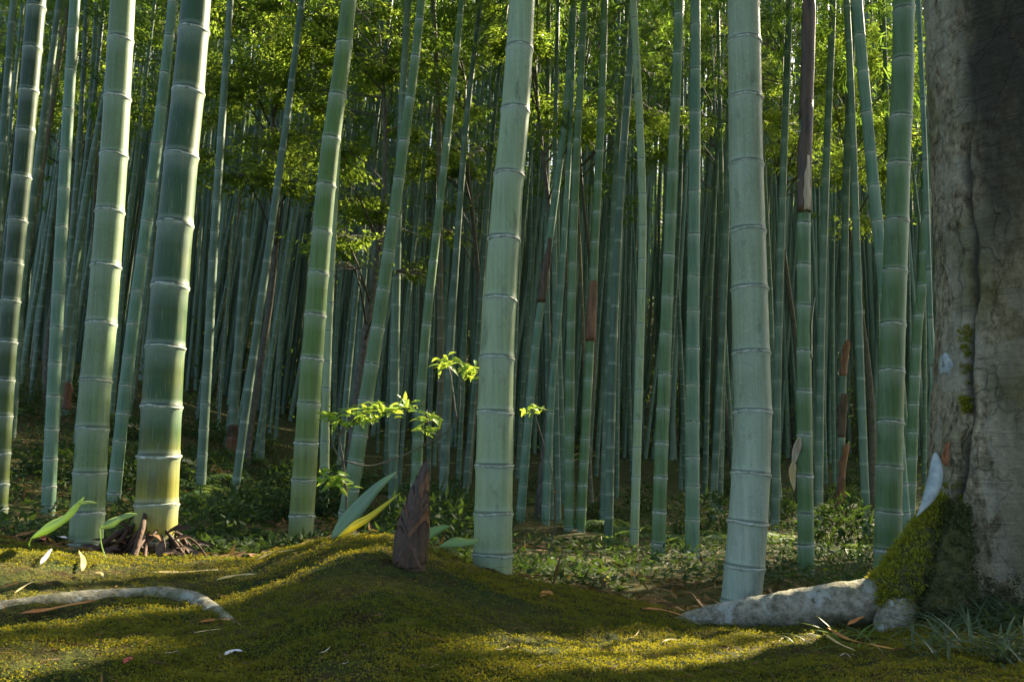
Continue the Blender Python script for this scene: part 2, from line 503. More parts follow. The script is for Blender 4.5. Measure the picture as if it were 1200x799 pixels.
def mat_root():
    m, t, bs, out = newmat('grey_root_bark')
    q = NT(t)
    tc = q.n('ShaderNodeTexCoord').outputs['Object']
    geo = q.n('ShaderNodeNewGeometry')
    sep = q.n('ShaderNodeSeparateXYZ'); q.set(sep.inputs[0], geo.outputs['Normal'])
    a = q.noise(tc, 45, 7, 0.7); b = q.noise(tc, 13, 4, 0.6, 0.8); e = q.noise(tc, 7, 3, 0.5)
    c = q.mix(q.ramp(a, 0.36, 0.62), (0.12, 0.11, 0.068), (0.37, 0.34, 0.24))
    c = q.mix(q.math('MULTIPLY', q.ramp(b, 0.53, 0.58), q.ramp(a, 0.35, 0.52)), c, (0.43, 0.44, 0.37))
    c = q.mix(q.math('MULTIPLY', q.ramp(e, 0.50, 0.62), 0.6), c, (0.13, 0.135, 0.055))
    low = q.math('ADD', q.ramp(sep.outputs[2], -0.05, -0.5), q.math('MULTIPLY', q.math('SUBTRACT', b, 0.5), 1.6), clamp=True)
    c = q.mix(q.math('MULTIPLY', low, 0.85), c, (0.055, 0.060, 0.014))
    q.set(bs.inputs['Base Color'], c)
    bs.inputs['Roughness'].default_value = 0.88
    bs.inputs['Specular IOR Level'].default_value = 0.2
    q.set(bs.inputs['Normal'], q.bump(q.math('ADD', a, q.math('MULTIPLY', b, 0.6)), 0.9, 0.012))
    return m
M['root'] = mat_root()

def mat_bark():
    m, t, bs, out = newmat('big_tree_bark')
    q = NT(t)
    tc = q.n('ShaderNodeTexCoord').outputs['Object']
    sep = q.n('ShaderNodeSeparateXYZ'); q.set(sep.inputs[0], tc)
    fine = q.noise(q.mapping(tc, (1, 1, 0.6)), 42, 8, 0.72)
    hor = q.noise(q.mapping(tc, (6, 6, 60)), 1.5, 5, 0.65)
    pat = q.noise(q.mapping(tc, (1, 1, 0.55)), 6.5, 4, 0.55, 0.6)
    pat2 = q.noise(tc, 3.1, 4, 0.6)
    c = q.mix(q.ramp(fine, 0.38, 0.62), (0.12, 0.090, 0.044), (0.62, 0.52, 0.31))
    c = q.mix(q.math('MULTIPLY', q.ramp(pat, 0.51, 0.56), 0.6), c, (0.56, 0.53, 0.38))
    c = q.mix(q.math('MULTIPLY', q.ramp(hor, 0.58, 0.70), 0.5), c, (0.05, 0.042, 0.03))
    c = q.mix(q.math('MULTIPLY', q.ramp(pat2, 0.50, 0.66), 0.6), c, (0.125, 0.135, 0.03))
    # ochre algae down the right flank, shade on the upper right trunk painted dark
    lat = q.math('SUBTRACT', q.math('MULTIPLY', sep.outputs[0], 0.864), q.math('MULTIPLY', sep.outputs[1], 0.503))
    right = q.math('ADD', q.ramp(lat, -0.20, -0.08), q.math('MULTIPLY', q.math('SUBTRACT', pat2, 0.5), 1.4), clamp=True)
    c = q.mix(q.math('MULTIPLY', right, 0.6), c, (0.15, 0.115, 0.025))
    upper_shade = q.math('ADD', q.math('MULTIPLY', q.ramp(lat, -0.20, -0.12), q.ramp(sep.outputs[2], 0.90, 1.25)),
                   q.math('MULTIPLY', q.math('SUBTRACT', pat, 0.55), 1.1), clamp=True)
    c = q.mix(q.math('MULTIPLY', upper_shade, 0.86), c, (0.020, 0.018, 0.013))
    vo = q.n('ShaderNodeTexVoronoi', feature='DISTANCE_TO_EDGE')
    dis = q.n('ShaderNodeTexNoise'); q.set(dis.inputs['Vector'], tc); dis.inputs['Scale'].default_value = 7.0; dis.inputs['Detail'].default_value = 5
    wv = q.n('ShaderNodeVectorMath', operation='MULTIPLY_ADD'); q.set(wv.inputs[0], dis.outputs['Color']); wv.inputs[1].default_value = (0.16, 0.16, 0.16); q.set(wv.inputs[2], tc)
    q.set(vo.inputs['Vector'], q.mapping(wv.outputs[0], (1, 1, 0.4))); vo.inputs['Scale'].default_value = 9.0
    crack = q.math('MULTIPLY', q.ramp(vo.outputs[0], 0.030, 0.0), q.ramp(pat2, 0.42, 0.56))
    c = q.mix(q.math('MAXIMUM', q.math('MULTIPLY', crack, 0.45), q.math('MULTIPLY', q.attr('furrow'), 0.85)), c, (0.030, 0.025, 0.017))  # cracks, plus the furrow's shadow and dirt painted as a dark line
    q.set(bs.inputs['Base Color'], c)
    bs.inputs['Roughness'].default_value = 0.85
    h = q.math('ADD', q.math('MULTIPLY', fine, 0.6), q.math('SUBTRACT', q.math('MULTIPLY', hor, -0.35), q.math('MULTIPLY', crack, 0.2)))
    q.set(bs.inputs['Normal'], q.bump(h, 1.0, 0.045))
    return m
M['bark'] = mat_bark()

# ------------------------------------------------------------------ ground sheet
def axis(lo, hi, d0, outlo, outhi, grow=1.13):
    c = list(np.arange(lo, hi, d0))
    a, s = [], d0
    x = lo
    while x > outlo:
        s *= grow; x -= s; a.append(x)
    b, s = [], d0
    x = c[-1]
    while x < outhi:
        s *= grow; x += s; b.append(x)
    return np.array(a[::-1] + c + b)
gx = axis(-2.0, 2.0, 0.014, -90, 90, 1.10)
gy = axis(1.25, 3.6, 0.012, -25, 140, 1.075)
GX, GY = np.meshgrid(gx, gy)
GZ = ground_z(GX.ravel(), GY.ravel())
nearm = np.clip((4.2 - GY.ravel()) / 1.2, 0, 1)
GZ = GZ + 0.018 * fbm(GX.ravel() * 36, GY.ravel() * 36, 5, 2) * nearm
nx, ny = len(gx), len(gy)
ii = (np.arange(ny - 1)[:, None] * nx + np.arange(nx - 1)[None, :]).ravel()
ground = obj('ground', mesh_np('ground', np.stack([GX.ravel(), GY.ravel(), GZ], 1),
                               np.stack([ii, ii + 1, ii + nx + 1, ii + nx], 1), M['ground']))
tag(ground, 'mossy forest floor rising into a mound with a litter covered slope behind', 'ground', kind='structure')

# ------------------------------------------------------------------ bamboo culms
def node_positions(L, first=0.09, s0=0.12, s1=0.205, s2=0.30):
    out, s, i = [], first, 0
    while s < L - 0.1:
        out.append(s)
        if i < 5: st = s0 + (s1 - s0) * (i / 5) ** 0.7
        else: st = s1 + (s2 - s1) * min(1, (i - 5) / 14)
        s += st * random.uniform(0.88, 1.12); i += 1
    return out

def culm_mesh(name, pts, radf, sides, nodes, mat, detail=True):
    """pts: polyline from base up; radf(s) radius by arc length; nodes: arc lengths"""
    pts = np.asarray(pts, float)
    seg = np.linalg.norm(np.diff(pts, axis=0), axis=1)
    S = np.concatenate([[0], np.cumsum(seg)])
    L = S[-1]
    offs = [-0.085, -0.045, -0.02, -0.009, -0.003, 0.003, 0.009, 0.022] if detail else [-0.022, -0.006, 0.004, 0.016]
    bul = [0.0, 0.0, 0.012, 0.045, 0.075, 0.035, 0.02, 0.0] if detail else [0, 0.05, 0.03, 0]
    wxs = [0.0, 0.28, 0.5, 0.9, 0.6, 0.1, 0.45, 0.0] if detail else [0, 0.8, 0.6, 0]
    scs = [0, 0.0, 0, 0, 0.35, 1.0, 0.0, 0] if detail else [0, 0.0, 0.35, 0]
    s, f, nd = [0.0], [0.0], [(0, 0)]
    for a in nodes:
        for o, b, wv, sv in zip(offs, bul, wxs, scs):
            if 0 < a + o < L: s.append(a + o); f.append(b); nd.append((wv, sv))
    s.append(L); f.append(0); nd.append((0, 0))
    o = np.argsort(s); s = np.array(s)[o]; f = np.array(f)[o]; nd = np.array(nd)[o]
    c = np.stack([np.interp(s, S, pts[:, k]) for k in range(3)], 1)
    r = np.array([radf(v) for v in s]) * (1 + f)
    V, Fs = tube(c, r, sides)
    A = dict(wax=np.concatenate([np.repeat(nd[:, 0], sides), [0, 0]]), scar=np.concatenate([np.repeat(nd[:, 1], sides), [0, 0]]),
             ht=np.concatenate([np.repeat(s, sides), [0, L]]))
    return mesh_np(name, V, Fs, mat, pattr=A), (s, c)

def smooth_poly(pts, n=40):
    """Catmull-Rom through the points"""
    p = [np.array(v) for v in pts]
    p = [2 * p[0] - p[1]] + p + [2 * p[-1] - p[-2]]
    out = []
    for i in range(1, len(p) - 2):
        for t in np.linspace(0, 1, n // (len(p) - 3) + 1, endpoint=False):
            a, b, c, d = p[i - 1], p[i], p[i + 1], p[i + 2]
            out.append(0.5 * (2 * b + (c - a) * t + (2 * a - 5 * b + 4 * c - d) * t * t + (3 * b - a - 3 * c + d) * t ** 3))
    out.append(p[-2])
    return np.array(out)

# --- crown prototypes (branches and leaves of the upper culm)
def crown_mesh(seed, Lc=5.0, nb=30, leaf=(0.075, 0.125), reach=1.3, per=9, leafmat='bleaf'):
    rg = np.random.default_rng(seed)
    B, D = [], []
    acc = Acc()
    for k in range(nb):
        t = (k + rg.uniform(0, 0.8)) / nb
        z = t * Lc
        az = k * 2.4 + rg.uniform(-0.5, 0.5)
        ln = reach * (1 - 0.55 * t) * rg.uniform(0.6, 1.15)
        h = np.array([math.cos(az), math.sin(az), 0])
        side = np.array([-h[1], h[0], 0])
        pts = [np.array([0, 0, z]) + h * ln * u + np.array([0, 0, 1]) * ln * (0.55 * u - 0.62 * u * u) for u in np.linspace(0, 1, 5)]
        V, Fs = tube(np.array(pts), np.linspace(0.007, 0.002, 5), 3, cap=False)
        acc.add(V, Fs, 0.0)
        for j in range(per):
            u = rg.uniform(0.25, 1.0)
            b0 = np.array([np.interp(u, np.linspace(0, 1, 5), [p[q] for p in pts]) for q in range(3)])
            tw = h * rg.uniform(0.2, 1) + side * rg.uniform(-1, 1) + np.array([0, 0, rg.uniform(-0.35, 0.35)])
            tw = tw / np.linalg.norm(tw) * rg.uniform(0.15, 0.42)
            for c in range(3):
                e = b0 + tw * (0.4 + 0.3 * c)
                nl = rg.integers(4, 7)
                for _ in range(nl):
                    dv = tw / np.linalg.norm(tw) * 0.8 + rg.normal(0, 0.55, 3) + np.array([0, 0, -0.35])
                    B.append(e + rg.normal(0, 0.02, 3)); D.append(dv)
    B, D = np.array(B), np.array(D)
    n = len(B)
    nr = rg.normal(0, 0.45, (n, 3)) + np.array([0, 0, 1.0])
    V, Q = leaves_np(B, D, nr, rg.uniform(*leaf, n), rg.uniform(0.014, 0.022, n) * (leaf[1] / 0.14), 0.2, 1)
    acc.add(V, Q, rg.uniform(0, 1, n))
    return acc.mesh('crown', M[leafmat], False)
CROWNS = [crown_mesh(s) for s in (1, 2, 3, 4)]
CROWNS_BIG = [crown_mesh(s, 5.0, 28, (0.12, 0.19), 1.55, 7) for s in (7, 8, 9)]    # a coarser-leaved kind for the distance

# sun windows: spots to be sunlit; leaves on the way to the sun get cut out
WIN = [(G(738, 772), 0.26), (G(690, 745), 0.16), (G(800, 760), 0.16), (G(655, 735), 0.12), (G(15, 648), 0.24), (G(70, 665), 0.14), (G(40, 780), 0.10), (G(600, 770), 0.09), (P(1035, 645, 2.45), 0.13), (P(1010, 690, 2.45), 0.10), (P(960, 700, 2.5), 0.11), (P(900, 710, 2.52), 0.10), (G(25, 690), 0.12),
       (P(188, 590, 3.0), 0.10), (P(425, 482, 3.5), 0.14), (P(475, 476, 3.5), 0.12), (P(390, 488, 3.5), 0.10), (P(390, 558, 3.5), 0.10), (P(530, 424, 3.5), 0.12),
       (P(555, 436, 3.5), 0.10), (P(628, 480, 4.6), 0.14), (G(258, 570), 0.25), (G(60, 520), 0.5), (G(215, 560), 0.2)]
wrand = random.Random(5)
for _ in range(30):      # dapples added to lighten the litter slope at left
    WIN.append((G(wrand.uniform(10, 350), wrand.uniform(475, 610)), wrand.uniform(0.15, 0.40)))
RIM = []
def rim(x0, x1, d, r, ys, every=0.16):
    # a strip of sun down one culm; x0 at the top of the photo, x1 at row 600
    a, b = P(x0 + (x1 - x0) * ys[0] / 600, ys[0], d), P(x0 + (x1 - x0) * ys[1] / 600, ys[1], d)
    n = int((a - b).length / every) + 1
    for k in range(n + 1): WIN.append((a.lerp(b, k / n), r))
    RIM.append((b.x, d, r))
rim(52, 4, 4.53, 0.13, (-10, 610)); rim(246, 212, 2.89, 0.13, (-10, 600)); rim(157, 122, 3.32, 0.10, (-10, 380)); rim(92, 60, 5.16, 0.08, (0, 600), 0.3)
rim(627, 600, 2.84, 0.09, (150, 470)); rim(417, 368, 4.23, 0.08, (150, 420)); rim(270, 232, 7.1, 0.1, (150, 600), 0.4); rim(384, 378, 7.0, 0.1, (300, 560), 0.4)
def blocks_rim(x, d):
    for bx, bd, r in RIM:
        t = (x - bx) * math.sin(SUN_AZ) + (d - bd) * math.cos(SUN_AZ)
        if 0.5 < t < 14 and abs((x - bx) * math.cos(SUN_AZ) - (d - bd) * math.sin(SUN_AZ)) < 0.10: return True
    return False

NEAR = []      # every hand-placed culm, for spacing
def add_crown(root, top, d, H, prefer=None, sc_=1.0):
    me = random.choice(CROWNS if d < 18 else CROWNS_BIG)
    o = bpy.data.objects.new('crown', me)
    o.location = top
    o.rotation_euler = (random.uniform(-.06, .06), random.uniform(-.06, .06), random.uniform(0, 6.28))
    o.scale = (sc_, sc_, sc_ * random.uniform(0.9, 1.1))
    link(o, root)
    return o

def culm(px_pts, w0, w1, diam, mat, label, H=9.0, rings=True, crown=True, spacing=None, group=None, sides=None, ringmat='node', crown_at=0.55):
    """px_pts: photo pixels from the lowest visible point to the highest; w0, w1 widths in pixels there"""
    d = diam * F / w0
    W = [P(px, py, d) for px, py in px_pts]
    # run down into the ground along the lowest direction
    b, nxt = W[0], W[1]
    dr = (b - nxt); dr = dr / max(1e-6, -dr.z)
    dr.x *= 0.6; dr.y = 0
    q = b.copy()
    for _ in range(400):
        if q.z < gz(q.x, q.y) - 0.03: break
        q += dr * 0.01
    pts = ([q] if (q - b).length > 0.06 else []) + W
    if len(pts) == len(W): pts[0] = q
    top = W[-1]; dt = (W[-1] - W[-2]).normalized()
    up = (dt * 0.6 + Vector((0, 0, 1)) * 0.4).normalized()
    for k in range(3):
        top = top + up * ((q.z + H - W[-1].z) / 3)
        up = (up * 0.8 + Vector((dt.x * 1.5, 0.12, 0.8)) * 0.2).normalized()
        pts.append(top)
    base = Vector((q.x, q.y, q.z + 0.03))
    poly = smooth_poly([p - base for p in pts], 60)
    S = np.concatenate([[0], np.cumsum(np.linalg.norm(np.diff(poly, axis=0), axis=1))])
    L = S[-1]
    zb = W[0].z - base.z; zt = W[-1].z - base.z
    r0 = diam / 2; r1 = diam / 2 * w1 / w0
    def radf(s):
        z = np.interp(s, S, poly[:, 2])
        k = (z - zb) / max(0.1, zt - zb)
        r = r0 + (r1 - r0) * min(k, 1.0) if k > 0 else r0 * (1 + 0.10 * min(1, -k * 2))
        if k > 1: r = r1 + (0.012 - r1) * min(1, (z - zt) / max(0.5, H - zt)) ** 1.2
        return max(r, 0.008)
    nodes = node_positions(L, *(spacing or (0.09, 0.12, 0.205, 0.30)))
    root = empty('bamboo_culm', base)
    tag(root, label, 'bamboo', group or 'bamboo culms standing near')
    me, (ss, cc) = culm_mesh('culm', poly, radf, sides or (28 if w0 > 25 else 16), nodes, mat)
    obj('culm', me, root)
    if rings:
        tdir = np.gradient(cc, axis=0)
        for a in nodes:
            c = np.array([np.interp(a, ss, cc[:, k]) for k in range(3)])
            if c[2] + base.z > CAMZ + d * 0.60 + 0.3: break
            hsc = random.uniform(0.7, 1.35)
            c2 = np.array([np.interp(a + 0.02, ss, cc[:, k]) for k in range(3)])
            ax = (c2 - c) / np.linalg.norm(c2 - c)
            r = radf(a)
            hs = np.array([-0.0095, -0.0075, -0.005, -0.0025, -0.0008]) * hsc
            rr = r * (1 + np.array([0.03, 0.075, 0.088, 0.088, 0.06]) * random.uniform(0.75, 1.2))
            sd = 28 if w0 > 25 else 16
            th = np.arange(sd) / sd * 2 * math.pi
            jig = 0.0026 * np.sin(th * 2 + a * 30)[None, :] + 0.001 * np.sin(th * 7 + a * 50)[None, :]
            V, Fs = tube(np.array([c + ax * h for h in hs]), rr, sd, cap=False)
            V = V + (np.repeat(jig, len(hs), 0).reshape(-1, 1) * ax[None, :])
            obj('node_ring', mesh_np('node_ring', V, Fs, M[ringmat]), root)
    if crown:
        hz = H * crown_at
        c = Vector([np.interp(hz, poly[:, 2], poly[:, k]) for k in range(3)])
        wc = base + c
        add_crown(root, c, d, H)
    NEAR.append((base.x, base.y, diam))
    root['px_d'] = d
    del root['px_d']
    return root, d, base, poly, S, radf

def sheath_on(root, base, poly, radf, S, py0, py1, d, mat, cover=2.2, facing=-1.57, flare=0.004, lift=0.0):
    """a papery culm sheath wrapped round part of a culm between two photo rows; angle 'facing' points at the camera at -pi/2"""
    z0, z1 = float(zpix(py0, d)) - base.z, float(zpix(py1, d)) - base.z
    n, m = 12, 9
    V = []
    for i in range(n + 1):
        t = i / n
        z = z0 + (z1 - z0) * t
        c = np.array([np.interp(z, poly[:, 2], poly[:, k]) for k in range(3)])
        s = np.interp(z, poly[:, 2], S)
        r = radf(s) * 1.06 + 0.003 + flare * t * t + lift * max(0, t - 0.5) ** 2
        half = cover * 0.5 * (1 - 0.75 * t ** 2.2) * (0.9 + 0.18 * math.sin(t * 17 + py0)) + 0.02
        for j in range(m + 1):
            a = facing + (j / m * 2 - 1) * half + 0.05 * math.sin(t * 9)
            V.append(c + np.array([math.cos(a) * r, math.sin(a) * r, 0.004 * math.sin(j * 2.1 + t * 5)]))
    Q = [[i * (m + 1) + j, i * (m + 1) + j + 1, (i + 1) * (m + 1) + j + 1, (i + 1) * (m + 1) + j] for i in range(n) for j in range(m)]
    me = mesh_np('sheath', V, np.array(Q), M[mat])
    o = obj('sheath', me, root)
    md = o.modifiers.new('thickness', 'SOLIDIFY'); md.thickness = 0.0015
    return o

cA = culm([(-3, 612), (9, 400), (26, 200), (43, 0)], 20, 22, 0.085, M['dark'], 'dark green glossy bamboo cut by the left photo edge with a sunlit right rim')
cB = culm([(20, 425), (30, 300), (70, 0)], 9, 8, 0.07, M['far'], 'thin grey bamboo just right of the dark glossy edge culm', rings=False)
cC = culm([(56, 610), (64, 430), (76, 200), (88, 0)], 15.5, 12, 0.075, M['teal'], 'slim teal green bamboo between the dark edge culm and the thick grey green culm')
cD = culm([(100, 646), (112, 450), (118, 390), (133, 190), (144, 0)], 37, 29, 0.115, M['grey'], 'thick dull grey green bamboo, second thickest on the left, beside the arching pale leaf')
cE = culm([(127, 640), (152, 410), (180, 200), (203, 0)], 15, 12, 0.085, M['teal'], 'slender leaning bamboo squeezed between the thick grey culm and the yellow-footed culm')
cF = culm([(182, 625), (193, 420), (212, 190), (230, 0)], 48, 35, 0.130, M['rich'], 'thickest left bamboo with deep green stem, yellow foot and rotten roots at its base')
cG = culm([(351, 646), (365, 430), (384, 200), (409, 0)], 29, 19, 0.115, M['olive'], 'olive green bamboo rising straight behind the left end of the moss crest')
cH = culm([(407, 600), (440, 400), (469, 200), (494, 0)], 19.5, 10, 0.10, M['green'], 'medium green bamboo leaning right behind the bright leafed sapling')
cI = culm([(577, 668), (582, 430), (593, 250), (612, 0)], 45, 32, 0.120, M['pale'], 'thick pale blue green bamboo standing alone in the centre beside the bamboo shoot')
cJ = culm([(868, 712), (876, 620), (882, 500), (880, 400), (874, 180), (871, 0)], 45, 39, 0.125, M['waxy'], 'thickest pale waxy bamboo with a bent white foot right behind the grey root')
cK = culm([(945, 692), (942, 400), (943, 180), (948, 0)], 19, 13, 0.080, M['green'], 'fresh green bamboo wrapped in a dark brown sheath on its upper half')
cL = culm([(1062, 640), (1045, 430), (1022, 200), (1004, 0)], 14, 13, 0.075, M['teal'], 'curved bamboo leaning left that passes behind the green culm beside the big tree')
cM = culm([(1040, 655), (1046, 400), (1053, 200), (1059, 0)], 30, 25, 0.105, M['green'], 'sturdy green bamboo next to the big tree, above the mossy root collar')
cN = culm([(1092, 420), (1088, 300), (1083, 160), (1076, 0)], 6, 6, 0.020, M['teal'], 'very thin teal bamboo running up along the left edge of the big trunk', rings=False, H=4.5, crown=False)
cO = culm([(1066, 600), (1074, 400), (1083, 300), (1094, 0)], 12.5, 9, 0.075, M['green'], 'slim bamboo half hidden behind the big trunk')
cP = culm([(769, 708), (778, 450), (786, 250), (796, 0)], 17, 11, 0.085, M['green'], 'straight green bamboo, left one of the close pair left of the waxy culm')
cQ = culm([(811, 714), (812, 400), (814, 200), (815, 0)], 17.5, 12, 0.090, M['teal'], 'straight teal bamboo, right one of the close pair left of the waxy culm')
cR = culm([(741, 709), (750, 400), (753, 250), (748, 110), (742, 0)], 10.5, 9, 0.065, M['pale'], 'slender pale bamboo with a slight kink standing left of the close pair')
cS = culm([(486, 592), (498, 400), (521, 190), (541, 0)], 13, 7, 0.085, M['green'], 'mid-distance bamboo whose foot is hidden behind the bamboo shoot')
cT = culm([(517, 628), (528, 400), (546, 150), (563, 0)], 10.5, 6, 0.085, M['far'], 'grey mid-distance bamboo rising between the shoot and the central pale culm', rings=False)
cU = culm([(379, 632), (383, 430), (394, 200), (410, 0)], 11.5, 7, 0.075, M['pale'], 'thin pale bamboo directly right of the olive green culm')
cV = culm([(231, 640), (243, 430), (253, 250), (270, 0)], 12, 8, 0.080, M['far'], 'slim bamboo beside the yellow-footed culm, standing over the low leafy plants', rings=False)
cW = culm([(605, 665), (625, 430), (648, 250), (664, 120)], 11, 8, 0.085, M['teal'], 'leaning teal bamboo just right of the central pale culm')
cX = culm([(636, 688), (645, 480), (656, 350), (668, 160)], 11, 6, 0.085, M['teal'], 'smooth teal bamboo second to the right of the central pale culm')
cY = culm([(667, 672), (668, 430), (675, 200), (685, 0)], 12, 8, 0.085, M['green'], 'upright green bamboo in the middle of the loose row right of centre')
cZ = culm([(676, 695), (690, 430), (695, 330), (706, 100)], 12, 9, 0.085, M['green'], 'bamboo with a rusty brown sheath high on its stem, right of centre')
c1 = culm([(705, 680), (712, 430), (722, 200), (736, 0)], 9, 6, 0.080, M['far'], 'dull thin bamboo left of the slender kinked pale culm', rings=False)
c2 = culm([(829, 705), (846, 400), (853, 200), (860, 0)], 9, 7, 0.080, M['far'], 'dull bamboo in the gap between the close pair and the waxy culm', rings=False)
c3 = culm([(907, 700), (912, 400), (918, 200), (925, 0)], 10, 8, 0.080, M['far'], 'grey bamboo immediately right of the thick waxy culm', rings=False)
c4 = culm([(958, 690), (962, 400), (968, 200), (976, 0)], 10, 8, 0.080, M['far'], 'grey bamboo immediately right of the culm with the dark sheath', rings=False)
c5 = culm([(982, 690), (988, 400), (992, 200), (1000, 0)], 9.5, 8, 0.085, M['far'], 'mid-distance bamboo carrying ragged red brown sheaths, left of the curved culm', rings=False)
c6 = culm([(270, 548), (279, 400), (292, 240), (312, 60)], 9, 7, 0.090, M['far'], 'bamboo on the left slope with a red brown sheath at its foot', rings=False)
c7 = culm([(305, 560), (316, 350), (326, 200), (340, 20)], 7, 6, 0.085, M['far'], 'bamboo on the left slope with a reddish sheath halfway up', rings=False)
c8 = culm([(78, 480), (93, 300), (104, 160), (114, 0)], 8, 6, 0.085, M['far'], 'bamboo on the left slope with brown sheaths at its foot behind the slim teal culm', rings=False)

def sh(c, *a, **k): return sheath_on(c[0], c[2], c[3], c[5], c[4], a[0], a[1], c[1], *a[2:], **k)
# dark sheath round the upper half of the green culm, rusty sheaths elsewhere
sh(cK, 250, 120, 'sheathdark', 5.6, -1.2); sh(cK, 140, -20, 'sheathdark', 5.8, -1.9); sh(cK, 55, -30, 'sheath', 0.9, -0.6)
sh(cK, 248, 185, 'sheathpale', 1.2, -1.4)
sh(cK, 420, 350, 'sheathpale', 0.8, -0.4, lift=0.05)
sh(cZ, 400, 330, 'sheath', 4.5, -1.5)
sh(c7, 355, 290, 'sheath', 4.0, -1.5)
sh(c6, 552, 512, 'sheath', 5.5, -1.5, flare=0.03); sh(c6, 525, 498, 'sheathdark', 4.0, -1.2, flare=0.04)
sh(c8, 480, 448, 'sheath', 5.5, -1.5, flare=0.03)
for a, b, f in ((625, 560, -1.8), (570, 520, -1.2), (512, 462, -1.7), (440, 400, -1.4)): sh(c5, a, b, random.choice(['sheath', 'sheathdark']), 2.4, f, flare=0.05)
sh(cW, 355, 280, 'sheathdark', 3.0, -1.5)

# hanging two-tone dry sheath beside the green culm
def loose_leaf(name, pts, width, mat, parent=None, curl=0.7, normal=(0, -1, 0), n=14):
    """a curled strip through world points"""
    poly = smooth_poly([np.array(p) for p in pts], n)
    V = []
    N = np.array(normal, float)
    t = np.gradient(poly, axis=0)
    for i, p in enumerate(poly):
        k = i / (len(poly) - 1)
        s = np.cross(t[i], N); s /= np.linalg.norm(s) + 1e-9
        u = np.cross(s, t[i]); u /= np.linalg.norm(u) + 1e-9
        wd = width * 0.5 * max(0.02, math.sin(math.pi * min(1, 0.05 + 0.95 * k ** 0.8)) ** 0.9)
        for j in (-1, -0.5, 0, 0.5, 1):
            V.append(p + s * wd * j + u * wd * curl * (j * j - 0.3) + u * 0.06 * width * math.sin(k * 11 + j))
    Q = [[i * 5 + j, i * 5 + j + 1, (i + 1) * 5 + j + 1, (i + 1) * 5 + j] for i in range(len(poly) - 1) for j in range(4)]
    me = mesh_np(name, np.array(V), np.array(Q), M[mat], fattr={'rnd': np.clip(random.random() + np.tile([0.12, -0.3, 0.3, -0.1], len(Q) // 4), 0, 1)})
    o = bpy.data.objects.new(name, me)
    link(o, parent)
    md = o.modifiers.new('thickness', 'SOLIDIFY'); md.thickness = width * 0.03
    return o
def rel(c, px, py, dd=-0.04): return P(px, py, c[1] + dd) - c[2]
loose_leaf('sheath', [rel(cK, 937, 512), rel(cK, 932, 530), rel(cK, 928, 548)], 0.036, 'sheathpale', cK[0])
loose_leaf('sheath', [rel(cK, 930, 540), rel(cK, 928, 556), rel(cK, 931, 576)], 0.034, 'straw', cK[0])

# ------------------------------------------------------------------ the grove behind: individual slender culms
def proto_stem(seed, mat):
    rg = random.Random(seed)
    st = random.getstate(); random.seed(seed)
    H = 14.0
    bx, by = rg.uniform(-.35, .35), rg.uniform(-.25, .25)
    ph = rg.uniform(0, 6)
    z = np.linspace(-0.3, H, 40)
    t = np.clip(z / H, 0, 1)
    pts = np.stack([bx * t * t * 1.6 + 0.03 * np.sin(t * 11 + ph), by * t * t + 0.03 * np.cos(t * 9 + ph), z], 1)
    me, _ = culm_mesh('bamboo_culm', pts, lambda s: 0.042 * (1 - 0.85 * min(1, s / 14.3) ** 1.3), 10, node_positions(14.2, 0.35, 0.16, 0.24, 0.36), mat, False)
    random.setstate(st)
    return me
M['deadculm'] = mat_culm('bamboo_dead_grey', (0.15, 0.125, 0.075), bloom=0.1, rough=0.6, vary=True)
DEADS = [proto_stem(s, M['deadculm']) for s in (20, 21)]
STEMS = [proto_stem(s, M['far']) for s in range(6)]

fill = []
cols = [(x0, x0 + 1300 / 62.0) for x0 in np.linspace(-60, 1240, 62, endpoint=False)]
bands = [(6.5, 9.5, 0.22), (9.5, 13.5, 0.55), (13.5, 18.0, 1.1), (18.0, 26.0, 1.9)]
for (a, b) in cols:
    for (d0, d1, pr) in bands:
        k = int(pr) + (1 if random.random() < pr - int(pr) else 0)
        for _ in range(k):
            for _try in range(12):
                px = random.uniform(a, b); d = random.uniform(d0, d1)
                if px > 1100 and random.random() < 0.8: continue
                x = (px - 600) / F * d
                if blocks_rim(x, d): continue
                if all((x - q[0]) ** 2 + (d - q[1]) ** 2 > (0.32 if d < 9 else 0.4) ** 2 for q in NEAR) and \
                   not (d < 9 and any(abs(px - (600 + F * q[0] / q[1])) < 7 for q in NEAR[:34])):
                    fill.append((px, d, x)); NEAR.append((x, d, 0.09)); break
# unseen culms added outside the frame so their crowns shade the moss
for (px, d) in ((1330, 6.0), (1420, 8.5), (1290, 9.5), (1380, 12), (1500, 11), (-180, 6.5), (-120, 10), (-250, 9), (1650, 8), (1560, 6.0), (1450, 7.0), (1380, 7.2), (1300, 8.2), (1340, 10.5), (1480, 9.5), (1600, 10), (1700, 6.5), (1250, 7.4), (1420, 14), (1750, 9)) + tuple((600 + F * x_ / y_, y_) for x_, y_ in ((4.05, 7.2), (4.7, 8.0), (4.1, 5.4), (4.6, 6.6), (5.3, 7.5), (6.2, 8.2), (5.2, 8.4), (6.9, 9.3), (7.6, 10.4), (6.1, 6.4), (7.0, 7.4), (8.0, 8.8), (8.8, 10.9), (6.6, 10.2), (3.7, 4.9), (5.0, 5.4), (9.6, 12.0), (7.7, 12.0))):
    fill.append((px, d, (px - 600) / F * d))
LM = [(7, 'dark edge'), (112, 'thick grey'), (191, 'yellow-footed'), (364, 'olive'), (434, 'leaning green'), (581, 'central pale'), (668, 'upright green'),
      (749, 'kinked pale'), (795, 'closely paired'), (881, 'thick waxy'), (942, 'dark-sheathed'), (1046, 'tree-side')]
NUM = 'one two three four five six seven eight'.split()
ORD = ['leftmost', 'second', 'third', 'fourth', 'fifth', 'sixth', 'seventh', 'last']
